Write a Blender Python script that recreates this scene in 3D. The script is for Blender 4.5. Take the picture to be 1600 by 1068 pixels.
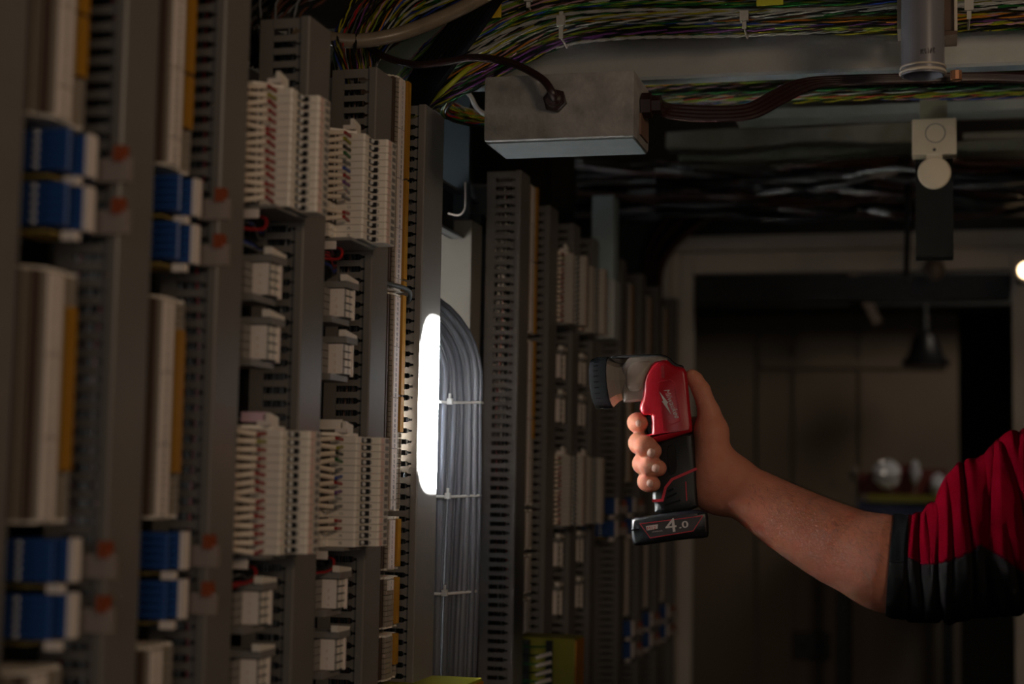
import bpy, bmesh, math, random
import numpy as np
from mathutils import Vector, Matrix
random.seed(7)
rng = np.random.default_rng(7)
for o in list(bpy.data.objects): bpy.data.objects.remove(o)
SC = bpy.context.scene
COL = SC.collection
EZ = 1.5                                   # eye height above the floor

# ------------------------------------------------------------------ camera
YAW, PITCH, ROLL, FPX = math.radians(14.605), math.radians(4.907), math.radians(1.0), 2500.0
_F = Vector((-math.sin(YAW)*math.cos(PITCH), math.cos(YAW)*math.cos(PITCH), math.sin(PITCH)))
_R = Vector((math.cos(YAW), math.sin(YAW), 0)); _U = _R.cross(_F)
CR = _R*math.cos(ROLL) + _U*math.sin(ROLL); CU = -_R*math.sin(ROLL) + _U*math.cos(ROLL)
EYE = Vector((0, 0, EZ))
cam = bpy.data.cameras.new('camera'); cam.sensor_width = 36; cam.lens = FPX/1600*36
cam.clip_start = .05; cam.clip_end = 60
cam.dof.use_dof = True; cam.dof.focus_distance = 1.70; cam.dof.aperture_fstop = 3.9
co = bpy.data.objects.new('camera', cam); COL.objects.link(co); SC.camera = co
m = Matrix((CR, CU, -_F)).transposed().to_4x4(); m.translation = EYE; co.matrix_world = m

def ray(px, py): return _F + CR*((px-800)/FPX) + CU*((534-py)/FPX)
def onY(px, py, Y):
    r = ray(px, py); return EYE + r*(Y/r.y)
def onX(px, py, X):
    r = ray(px, py); return EYE + r*(X/r.x)

# ------------------------------------------------------------------ world, lamps, exposure
w = bpy.data.worlds.new('world'); SC.world = w; w.use_nodes = True
w.node_tree.nodes['Background'].inputs[0].default_value = (.9, .95, 1, 1)
w.node_tree.nodes['Background'].inputs[1].default_value = .0
SC.view_settings.view_transform = 'Standard'; SC.view_settings.look = 'None'
SC.view_settings.exposure = 0; SC.view_settings.gamma = 1; SC.view_settings.use_curve_mapping = False

def lamp(name, kind, loc, target, energy, color, **k):
    l = bpy.data.lights.new(name, kind); l.energy = energy; l.color = color
    for a, b in k.items(): setattr(l, a, b)
    o = bpy.data.objects.new(name, l); COL.objects.link(o); o.location = loc
    d = Vector(target) - Vector(loc); o.rotation_euler = d.to_track_quat('-Z', 'Y').to_euler()
    return o
lamp('ceiling_lamp_light', 'AREA', (.80, .45, EZ+.55), (-.35, 1.75, EZ+.05), 3.4, (1, .75, .53), size=.30)
lamp('aisle_fill_light', 'AREA', (.05, -.6, EZ+.05), (-.2, 1.8, EZ+.15), 2.15, (1, .91, .82), size=.6)  # added fill at eye height behind the camera, no fixture there
lamp('beam_lamp_light', 'SPOT', (.75, 1.05, EZ+.40), (.22, 1.80, EZ+.50), 2.4, (1, .80, .58), spot_size=math.radians(34), spot_blend=.6, shadow_soft_size=.02)
lamp('back_room_light', 'AREA', (.5, 4.2, EZ+.75), (-.2, 4.9, EZ-.3), 1.3, (1, .86, .7), size=.3)

# ------------------------------------------------------------------ materials
MATS = {}
def mat(name, col, rough=.5, metal=0, var=.0, scale=30, bump=0, bscale=200, spec=.5, emit=None, es=0, trans=0, sss=0, coat=0, col2=None, alpha=1):
    if name in MATS: return MATS[name]
    m = bpy.data.materials.new(name); m.use_nodes = True; nt = m.node_tree; b = nt.nodes['Principled BSDF']
    b.inputs['Base Color'].default_value = (*col, 1); b.inputs['Roughness'].default_value = rough
    b.inputs['Metallic'].default_value = metal; b.inputs['Specular IOR Level'].default_value = spec
    b.inputs['Transmission Weight'].default_value = trans
    b.inputs['Coat Weight'].default_value = coat
    if sss: b.inputs['Subsurface Weight'].default_value = sss; b.inputs['Subsurface Radius'].default_value = (.01, .004, .002); b.inputs['Subsurface Scale'].default_value = 1
    if emit: b.inputs['Emission Color'].default_value = (*emit, 1); b.inputs['Emission Strength'].default_value = es
    tc = nt.nodes.new('ShaderNodeTexCoord')
    if var or col2:
        n = nt.nodes.new('ShaderNodeTexNoise'); n.inputs['Scale'].default_value = scale; n.inputs['Detail'].default_value = 5
        nt.links.new(tc.outputs['Object'], n.inputs['Vector'])
        r = nt.nodes.new('ShaderNodeValToRGB'); r.color_ramp.elements[0].position = .3; r.color_ramp.elements[1].position = .7
        c2 = col2 or tuple(min(1, c*(1+var)) for c in col)
        r.color_ramp.elements[0].color = (*[c*(1-var) for c in col], 1); r.color_ramp.elements[1].color = (*c2, 1)
        nt.links.new(n.outputs['Fac'], r.inputs['Fac']); nt.links.new(r.outputs['Color'], b.inputs['Base Color'])
    if bump:
        n2 = nt.nodes.new('ShaderNodeTexNoise'); n2.inputs['Scale'].default_value = bscale; n2.inputs['Detail'].default_value = 4
        nt.links.new(tc.outputs['Object'], n2.inputs['Vector'])
        bp = nt.nodes.new('ShaderNodeBump'); bp.inputs['Strength'].default_value = bump; bp.inputs['Distance'].default_value = .001
        nt.links.new(n2.outputs['Fac'], bp.inputs['Height']); nt.links.new(bp.outputs['Normal'], b.inputs['Normal'])
    MATS[name] = m; return m
duct_m = mat('duct_grey', (.188, .168, .148), .42, var=.05, scale=12)
dark_m = mat('dark_metal', (.018, .019, .021), .6, var=.2)
plate_m = mat('plate_dark', (.028, .028, .028), .7, var=.2)
zinc_m = mat('zinc', (.22, .23, .24), .4, metal=.7, var=.1)
cream_m = mat('cream_plastic', (.33, .27, .21), .45, var=.06)
brown_m = mat('groove_shade_brown', (.09, .055, .04), .6)  # brown stands for the shadow in the strip grooves
white_m = mat('marker_white', (.86, .74, .66), .5, var=.03)
orange_m = mat('jumper_orange', (.42, .19, .012), .45)
tgrey_m = mat('terminal_grey', (.86, .77, .66), .45, var=.06)
tgrey2_m = mat('terminal_grey_dark', (.24, .22, .20), .5, var=.06)
pink_m = mat('terminal_pinkish', (.80, .56, .48), .5)
screw_m = mat('screw_steel', (.95, .92, .88), .3, metal=.35)
black_m = mat('black_plastic', (.012, .012, .014), .4)
ink_m = mat('ink', (.04, .035, .04), .6)
blue_m = mat('terminal_blue', (.018, .075, .26), .4, var=.06)
dblue_m = mat('terminal_dark_blue', (.01, .03, .11), .5)
clear_m = mat('clear_plastic', (.30, .24, .21), .25)
led_m = mat('orange_tab', (.28, .055, .015), .4)
sleeve_m = mat('wire_sleeve', (.92, .76, .60), .5, var=.05)
WC = {'yellow': (.40, .36, .02), 'green': (.02, .15, .03), 'white': (.5, .5, .47), 'red': (.42, .02, .02), 'purple': (.2, .06, .25), 'blue': (.04, .08, .4), 'orange': (.6, .22, .03), 'black': (.012, .012, .012), 'brown': (.12, .05, .03), 'grey': (.2, .2, .2), 'lime': (.2, .3, .03), 'pink': (.55, .3, .35)}
wire_m = {k: mat('wire_'+k, tuple(c*.72 for c in v), .28) for k, v in WC.items()}

# ------------------------------------------------------------------ mesh builder
class MB:
    def __init__(s): s.v = []; s.f = []; s.m = []; s.mats = []
    def mi(s, m):
        if m not in s.mats: s.mats.append(m)
        return s.mats.index(m)
    def add(s, v, f, m):
        n = len(s.v); s.v += [tuple(p) for p in v]; i = s.mi(m)
        for q in f: s.f.append(tuple(a+n for a in q)); s.m.append(i)
    def box(s, x0, x1, y0, y1, z0, z1, m):
        v = [(x, y, z) for x in (x0, x1) for y in (y0, y1) for z in (z0, z1)]
        s.add(v, [(0, 1, 3, 2), (4, 6, 7, 5), (0, 4, 5, 1), (2, 3, 7, 6), (0, 2, 6, 4), (1, 5, 7, 3)], m)
    def prism(s, poly, ax, a0, a1, m):         # poly in the two other axes (order x,y,z without ax)
        n = len(poly); v = []
        for a in (a0, a1):
            for p, q in poly:
                v.append((a, p, q) if ax == 0 else (p, a, q) if ax == 1 else (p, q, a))
        f = [tuple(range(n))[::-1], tuple(range(n, 2*n))] + [(i, (i+1) % n, n+(i+1) % n, n+i) for i in range(n)]
        s.add(v, f, m)
    def tube(s, pts, r, m, n=6, cap=True, flat=1):
        pts = [Vector(p) for p in pts]; rr = r if hasattr(r, '__len__') else [r]*len(pts)
        up = None; v = []
        for i, p in enumerate(pts):
            t = (pts[min(i+1, len(pts)-1)] - pts[max(i-1, 0)]).normalized()
            if up is None:
                up = t.orthogonal().normalized()
            up = (up - t*up.dot(t)).normalized(); b = t.cross(up)
            for k in range(n):
                a = 2*math.pi*k/n; v.append(p + (up*math.cos(a) + b*math.sin(a)*flat)*rr[i])
        f = [(i*n+k, i*n+(k+1) % n, (i+1)*n+(k+1) % n, (i+1)*n+k) for i in range(len(pts)-1) for k in range(n)]
        if cap: f += [tuple(range(n))[::-1], tuple(range((len(pts)-1)*n, len(pts)*n))]
        s.add(v, f, m)
    def lathe(s, prof, org, axis, m, n=32, up=None, cap=True):   # prof: list of (distance along axis, radius)
        ax = Vector(axis).normalized(); u = ax.orthogonal().normalized() if up is None else Vector(up).normalized(); b = ax.cross(u); org = Vector(org)
        v = [org + ax*h + (u*math.cos(2*math.pi*k/n) + b*math.sin(2*math.pi*k/n))*r for h, r in prof for k in range(n)]
        f = [(i*n+k, i*n+(k+1) % n, (i+1)*n+(k+1) % n, (i+1)*n+k) for i in range(len(prof)-1) for k in range(n)]
        if cap: f += [tuple(range(n))[::-1], tuple(range((len(prof)-1)*n, len(prof)*n))]
        s.add(v, f, m)
    def ellipsoid(s, c, r, m, nu=12, nv=8, jit=0):
        v = []; c = Vector(c)
        for j in range(nv+1):
            th = math.pi*j/nv
            for i in range(nu):
                ph = 2*math.pi*i/nu; k = 1+random.uniform(-jit, jit)
                v.append((c.x+r[0]*k*math.sin(th)*math.cos(ph), c.y+r[1]*k*math.sin(th)*math.sin(ph), c.z+r[2]*k*math.cos(th)))
        s.add(v, [(j*nu+i, j*nu+(i+1) % nu, (j+1)*nu+(i+1) % nu, (j+1)*nu+i) for j in range(nv) for i in range(nu)], m)
    def build(s, name, parent=None, smooth=False, fix=True, bevel=0):
        org = parent_loc(parent)
        me = bpy.data.meshes.new(name); me.from_pydata([(a-org[0], b-org[1], c-org[2]) for a, b, c in s.v], [], s.f)
        for m in s.mats: me.materials.append(m)
        me.polygons.foreach_set('material_index', s.m)
        if fix or bevel:
            bm = bmesh.new(); bm.from_mesh(me); bmesh.ops.recalc_face_normals(bm, faces=bm.faces)
            if bevel: bmesh.ops.bevel(bm, geom=list(bm.edges), offset=bevel, segments=2, affect='EDGES', profile=.6)
            bm.to_mesh(me); bm.free()
        if smooth:
            me.polygons.foreach_set('use_smooth', [True]*len(me.polygons)); me.set_sharp_from_angle(angle=math.radians(38))
        me.update(); o = bpy.data.objects.new(name, me); COL.objects.link(o)
        if parent: o.parent = parent
        return o
def parent_loc(p):
    v = Vector((0, 0, 0))
    while p is not None: v = v + p.location; p = p.parent
    return v
def tag(o, label=None, cat=None, group=None, kind=None):
    if label: o['label'] = label
    if cat: o['category'] = cat
    if group: o['group'] = group
    if kind: o['kind'] = kind
    return o
def thing(name, label, cat, loc, group=None):
    o = bpy.data.objects.new(name, None); o.empty_display_size = .02; COL.objects.link(o); o.location = loc
    return tag(o, label, cat, group)
def inst(src, parent, d):                   # a copy of a part, sharing its mesh, moved by d
    c = src.copy(); COL.objects.link(c); c.parent = parent; c.location = src.location + Vector(d); return c
def cat_rom(P, n=8):
    P = [Vector(p) for p in P]; Q = [P[0]*2-P[1]] + P + [P[-1]*2-P[-2]]; out = []
    for i in range(1, len(Q)-2):
        for k in range(n):
            t = k/n; a, b, c, d = Q[i-1:i+3]
            out.append(.5*((2*b) + (c-a)*t + (2*a-5*b+4*c-d)*t*t + (3*b-a-3*c+d)*t**3))
    out.append(P[-1]); return out
SEG = {0: 'abcdef', 1: 'bc', 2: 'abged', 3: 'abgcd', 4: 'fgbc', 5: 'afgcd', 6: 'afgedc', 7: 'abc', 8: 'abcdefg', 9: 'abcdfg'}
def digits(mb, text, org, u, v, h, m):      # small printed digits, flat on a surface
    org = Vector(org); u = Vector(u); v = Vector(v); wd = h*.55; t = h*.17
    x = -len(text)*wd*1.35/2
    R = {'a': (0, wd, h-t, h), 'g': (0, wd, h/2-t/2, h/2+t/2), 'd': (0, wd, 0, t), 'f': (0, t, h/2, h), 'e': (0, t, 0, h/2), 'b': (wd-t, wd, h/2, h), 'c': (wd-t, wd, 0, h/2)}
    for ch in text:
        for sg in SEG[int(ch)]:
            a, b, c, d = R[sg]
            mb.add([org+u*(x+p)+v*(q-h/2) for p, q in ((a, c), (b, c), (b, d), (a, d))], [(0, 1, 2, 3)], m)
        x += wd*1.35

# ------------------------------------------------------------------ the room
room_m = mat('dark_wall_paint', (.06, .055, .05), .8, var=.15, scale=3)
floor_m = mat('floor_concrete', (.12, .115, .11), .8, var=.2, scale=6, bump=.2, bscale=40)
def struct(name, boxes, m, **k):
    b = MB()
    for q in boxes: b.box(*q, m)
    return tag(b.build(name, None, **k), kind='structure')
struct('floor', [(-.9, 1.5, -1.6, 6.5, -.05, 0)], floor_m)
struct('ceiling', [(-.9, 1.5, -1.6, 6.5, EZ+1.0, EZ+1.05)], mat('ceiling_dark', (.05, .05, .05), .9, var=.2))
struct('wall_left', [(-.9, -.85, -1.6, 6.5, 0, EZ+1.0)], room_m)
struct('wall_right', [(1.45, 1.5, -1.6, 6.5, 0, EZ+1.0)], room_m)
struct('wall_back', [(-.85, 1.45, -1.6, -1.55, 0, EZ+1.0)], room_m)

# ------------------------------------------------------------------ wiring ducts
PITCH_S = .01165
def duct(label, yn, yf, z0=-1.35, z1=.399, depth=.047, gap=.50, xc=-.52, fdepth=None):
    t = thing('wiring_duct', label, 'wiring duct', (xc, yn, EZ+z0), 'slotted wiring ducts standing up the racks')
    xb = xc-depth; xl = xc-.0065
    b = MB(); b.box(xb, xb+.002, yn+.0005, yf-.0005, EZ+z0, EZ+z1, plate_m); b.build('duct_back', t)  # back coloured dark so the slots look deep in shade
    w = MB(); far = MB(); n = int((z1-z0)/PITCH_S); h = PITCH_S; g = h*gap/2
    for mb, ya, yb in ((w, yn, yn+.0014), (far, yf-.0014, yf)):
        mb.box(xb, xb+.0125, ya, yb, EZ+z0, EZ+z1, duct_m)
        for i in range(n+1):
            zt = EZ+z1-i*h; zb_ = zt-h
            if i == 0: zt_ = EZ+z1
            A = zb_+g; B = (zt-g) if i else zt
            xa, xn = xb+.0123, xl-.007
            mb.prism([(xa, A), (xn, A), (xn+.0025, A-g*.6), (xl-.0015, A-g*.6), (xl+.001, A-g*.6), (xl+.001, B+g*.6 if i else B), (xn+.0025, B+g*.6 if i else B), (xn, B), (xa, B)], 1, ya, yb, duct_m)
    w.build('slotted_wall', t); far.build('slotted_wall', t)
    c = MB(); ins = .0022
    P = [(xl-.001, yn-.001), (xl-.001, yn-.0018), (xc-.0012, yn-.0018), (xc, yn-.0004), (xc, yf+.0004), (xc-.0012, yf+.0018), (xl-.001, yf+.0018), (xl-.001, yf+.001), (xc-.003, yf+.001), (xc-.003, yn-.001)]
    c.prism(P, 2, EZ+z0, EZ+z1+.0006, duct_m); c.build('duct_cover', t)
    return t
DUCTS = {}
for k, lab, a, b_, kw in [
    ('Z', 'blurred grey duct cover cut off by the left edge of the picture', .790, .834, {}),
    ('Y', 'grey slotted duct between the two columns of blue terminal blocks', .955, .9995, {}),
    ('X', 'grey slotted duct just beyond the second column of blue terminal blocks', 1.109, 1.152, {}),
    ('A', 'tallest-looking grey duct behind the nearer stack of beige terminal blocks', 1.2785, 1.327, {}),
    ('B', 'grey slotted duct behind the second stack of beige terminal blocks', 1.455, 1.499, {}),
    ('C', 'grey slotted duct with the bright torch spot on its cover', 1.613, 1.6785, {'gap': .46}),
    ('D', 'light grey duct with long slots just beyond the grey cable bundle', 2.030, 2.078, {'z1': .408, 'depth': .047, 'gap': .46}),
    ('E', 'dim duct beyond the far orange-striped terminal strip', 2.20, 2.25, {'z1': .39, 'gap': .4}),
    ('F', 'dim duct between the two far stacks of terminal blocks', 2.36, 2.405, {'z1': .39, 'gap': .4}),
    ('G', 'dim duct beside the pale blue-lit trunking', 2.51, 2.55, {'z1': .39, 'gap': .4}),
    ('H', 'blurred duct left of the three farthest terminal strips', 2.76, 2.80, {'z1': .39, 'gap': .4}),
    ('I', 'blurred duct between first and second of the farthest strips', 2.96, 3.00, {'z1': .39, 'gap': .4}),
    ('J', 'blurred duct between second and third of the farthest strips', 3.16, 3.20, {'z1': .39, 'gap': .4}),
    ('K', 'farthest blurred duct next to the pale door frame', 3.36, 3.40, {'z1': .39, 'gap': .4})]:
    DUCTS[k] = duct(lab, a, b_, **kw)

for nm, y0, y1 in (('near', .5, 1.69), ('far', 2.03, 3.5)):
    t = thing('rack_frame', {'near': 'dark steel rack frame carrying the near ducts and terminals', 'far': 'dark steel rack frame carrying the far ducts and terminals'}[nm], 'rack', (-.60, y0, 0))
    b = MB(); b.box(-.626, -.62, y0, y1, EZ-1.42, EZ+.37, plate_m); b.build('back_plate', t)
    for z in (.345, .115, -.115, -.35, -.8, -1.25):
        s = MB(); s.box(-.62, -.5672 if nm == 'near' else -.5745, y0, y1, EZ+z-.006, EZ+z+.006, dark_m); s.build('cross_rail', t)
    for y in (y0, y1-.03):
        s = MB(); s.box(-.66, -.626, y, y+.03, 0, EZ+.42, dark_m); s.build('upright', t)

# ------------------------------------------------------------------ feed-through terminal strips
def strip_mod():
    pr = []
    for k in range(4):
        x0, y0 = -.538+k*.0030, .0005+k*.0031
        pr += [(y0, x0), (y0, x0+.0019), (y0+.0042, x0+.0019), (y0+.0042, x0+.0030)]
    pr[-1] = (.0128, -.5275); pr[-2] = (.0128, -.5278)
    pr += [(.0130, -.5265), (.0298, -.5265), (.0298, -.531), (.0308, -.531), (.0308, -.526), (.0335, -.526), (.0335, -.529), (.0470, -.529), (.0470, -.5265), (.0495, -.5270), (.0495, -.531), (.0508, -.531), (.0508, -.529), (.054, -.533)]
    return [(-.574, .0005)] + [(x, y) for y, x in pr] + [(-.574, .054)]
MODP = strip_mod()
def rail(t, y, z0, z1, x=-.5745):
    b = MB(); b.box(x-.0075, x, y, y+.035, EZ+z0, EZ+z1, zinc_m); b.box(x-.046, x-.007, y+.012, y+.023, EZ+z0, EZ+z1, zinc_m); b.build('mounting_rail', t)
def strip(label, yn, z0, z1, markers=(0, 1), bar=(0, 1), single=True, start=1, group=None, mark_n=None, dx=0.0):
    t = thing('terminal_strip', label, 'terminal strip', (-.574, yn, EZ+z0), group or 'cream feed-through terminal strips')
    p = .0052; n = max(1, int(round((z1-z0-.004)/p)))
    p = (z1-z0-.004)/n
    poly = [(x+(dx if x > -.57 else 0), yn+y) for x, y in MODP]
    if single:
        b = MB(); b.prism(poly, 2, EZ+z0+.002+.0003, EZ+z0+.002+p-.0003, cream_m)
        b.box(-.573, -.5385+dx, yn+.0002, yn+.0050, EZ+z0+.002, EZ+z0+.002+p, brown_m); b.box(-.573, -.5300+dx, yn+.0045, yn+.0125, EZ+z0+.002, EZ+z0+.002+p, brown_m)
        b.box(-.5475+dx, -.5410+dx, yn-.0002, yn+.0001, EZ+z0+.0032, EZ+z0+.002+p-.001, black_m)
        src = b.build('terminal_module', t)
        for i in range(1, n): inst(src, t, (0, 0, i*p))
    else:
        b = MB()
        for i in range(n):
            za = EZ+z0+.002+i*p; b.prism(poly, 2, za+.0004, za+p-.0004, cream_m)
        b.box(-.573, -.5385+dx, yn+.0002, yn+.0050, EZ+z0+.002, EZ+z1-.002, brown_m)
        tag(b.build('terminal_modules', t, fix=False), kind='stuff')
    for z in (z0, z1-.002):
        b = MB(); b.prism([(x-.0008, y) for x, y in poly], 2, EZ+z, EZ+z+.002, tgrey_m); b.build('end_plate', t)
    # marker strips of ten
    H = z1-z0; za, zb = z0+H*markers[0], z0+H*markers[1]; num = MB(); k = start; z = zb-.003; 
    while z > za+.004:
        nn = 10 if mark_n is None else mark_n; ze = max(z-nn*p, za+.001)
        b = MB(); b.box(-.5267+dx, -.5250+dx, yn+.0134, yn+.0294, EZ+ze+.0004, EZ+z-.0004, white_m); b.build('marker_strip', t)
        zz = z-p/2
        while single and zz > ze+.001:
            digits(num, str(k), (-.5249+dx, yn+.0214, EZ+zz), (0, 1, 0), (0, 0, 1), .0034, ink_m); k += 1; zz -= p
        z = ze
        if mark_n: break
    if num.v: tag(num.build('printed_numbers', t, fix=False), kind='stuff')
    if bar:
        b = MB(); zc = z0+H*bar[1]; zd = z0+H*bar[0]; L = .105
        while zc > zd+.004:
            ze = max(zc-L, zd); b = MB(); b.box(-.5290+dx, -.5240+dx, yn+.0355, yn+.0460, EZ+ze+.001, EZ+zc, orange_m); b.build('jumper_bar', t); zc = ze-.0015
    rail(t, yn+.010, z0-.004, z1+.004)
    return t
for col, yn in (('first', .866), ('second', 1.020)):
    cn = {'first': 'nearest blurred column', 'second': 'second column'}[col]
    strip(f'long cream terminal strip with orange bar in the {cn}, topmost', yn, .2195, .398, bar=(.18, 1))
    strip(f'cream terminal strip with orange bar in the {cn}, below the upper blue blocks', yn, -.032, .126, bar=(.2, .86))
    strip(f'cream terminal strip in the {cn}, beneath the lower blue blocks', yn, -.29, -.121, bar=None)
y3 = 1.546
strip('sharp cream terminal strip with numbered markers and orange bar, topmost in its column', y3, .194, .418, dx=-.0065)
strip('cream terminal strip beside the torch spot, orange bar on its upper third only', y3, -.0345, .190, bar=(.36, 1), start=41, dx=-.0065)
strip('short cream terminal strip with ten white markers and an orange bar', y3, -.0945, -.0405, start=1, bar=(0.04, .96), dx=-.0065)
strip('short cream terminal strip with only two white markers at its top', y3, -.1535, -.1015, markers=(.0, 1), mark_n=2, bar=(.05, .98), dx=-.0065)
strip('lowest short cream terminal strip just above the near yellow module', y3, -.206, -.160, markers=(0, 0), bar=(.3, 1), dx=-.0065)
y4 = 2.100
g4 = 'far cream terminal strips'
strip('far cream strip with orange bar beside the light grey slotted duct, topmost', y4, .200, .405, single=False, group=g4)
strip('far cream strip with orange bar beside the light grey slotted duct, middle', y4, -.0345, .190, single=False, group=g4, bar=(.4, 1))
strip('short far cream strip level with the torch battery', y4, -.0945, -.0405, single=False, group=g4, bar=None)
strip('short far cream strip, second one above the far yellow module', y4, -.1535, -.1015, single=False, group=g4, bar=None)
strip('short far cream strip directly above the far yellow module', y4, -.206, -.160, single=False, group=g4, bar=None)
for i, (yn, nm) in enumerate(((2.85, 'first'), (3.05, 'second'), (3.25, 'third'))):
    strip(f'blurred upper cream strip, {nm} of the three farthest columns', yn, .2195, .36, single=False, group=g4)
    strip(f'blurred middle cream strip, {nm} of the three farthest columns', yn, -.015 if i else .0, .20, single=False, group=g4)
    strip(f'blurred lower cream strip, {nm} of the three farthest columns', yn, -.24, -.105, single=False, group=g4, bar=None)

# ------------------------------------------------------------------ blue terminal blocks
def blue_block(label, yn, z0, z1):
    t = thing('blue_terminal_block', label, 'terminal block', (-.574, yn, EZ+z0), 'blue terminal blocks')
    n = 5; p = (z1-z0-.003)/n
    poly = [(-.574, yn), (-.546, yn), (-.545, yn+.001), (-.521, yn+.001), (-.520, yn+.002), (-.520, yn+.0035), (-.530, yn+.004), (-.528, yn+.020), (-.5205, yn+.0205), (-.5205, yn+.031), (-.524, yn+.032), (-.527, yn+.046), (-.574, yn+.048)]
    b = MB(); za = EZ+z0+.0015
    b.prism(poly, 2, za+.0003, za+p-.0003, blue_m)
    b.box(-.5301, -.5280, yn+.0045, yn+.0200, za, za+p, dblue_m)
    b.box(-.527, -.5245, yn+.034, yn+.0455, za+.0008, za+p-.0008, tgrey2_m)
    b.lathe([(0, .0018), (.0012, .0018), (.0015, .0012)], (-.5425, yn+.0001, za+p/2), (0, -1, 0), screw_m, n=8)
    b.box(-.539, -.523, yn-.0001, yn+.0012, za+p*.3, za+p*.42, dblue_m)
    src = b.build('terminal_module', t)
    for i in range(1, n): inst(src, t, (0, 0, i*p))
    b = MB(); b.box(-.5206, -.5170, yn+.0212, yn+.0300, EZ+z0+.001, EZ+z1-.001, white_m); b.build('marker_strip', t)
    for i in (2,):
        b = MB(); zc = za+p*(i+.5); b.box(-.5285, -.503, yn+.047, yn+.052, zc-.0125, zc+.0030, clear_m); o = b.build('relay_lever', t); o['label'] = 'cloudy plastic lever with orange tab'
        b = MB(); b.box(-.514, -.5065, yn+.0455, yn+.0525, zc+.0005, zc+.011, led_m); b.build('orange_tab', o)
    b = MB(); b.box(-.56, -.535, yn+.004, yn+.040, EZ+z0-.0022, EZ+z0-.0002, mat('ochre_end', (.42, .3, .08), .5)); b.build('end_plate', t)
    b = MB(); b.box(-.531, -.521, yn+.014, yn+.020, EZ+z0-.006, EZ+z0-.0002, white_m); b.build('clip', t)
    rail(t, yn+.006, z0-.004, z1+.001)
for yn, cn in ((.886, 'nearest'), (1.040, 'second')):
    for i, (a, b_) in enumerate(((.187, .2165), (.152, .1825), (-.0695, -.0405), (-.1045, -.0745))):
        blue_block(f'blue terminal block with orange tabs in the {cn} blue column, {("topmost","second from top","third from top","lowest")[i]}', yn, a, b_)
for yn, nm in ((2.70, 'nearer of the far'), (2.87, 'further of the far')):
    for z, lv in ((-.028, 'upper'), (-.066, 'lower')): blue_block(f'blurred {lv} blue block level with the battery, {nm} columns', yn, z-.030, z)
for yn, nm in ((2.87, 'first'), (3.07, 'second'), (3.27, 'third')):
    for z, lv in ((-.250, 'upper'), (-.288, 'lower')): blue_block(f'blurred {lv} blue block near the bottom of the picture, {nm} of the farthest columns', yn, z-.030, z)

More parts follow.
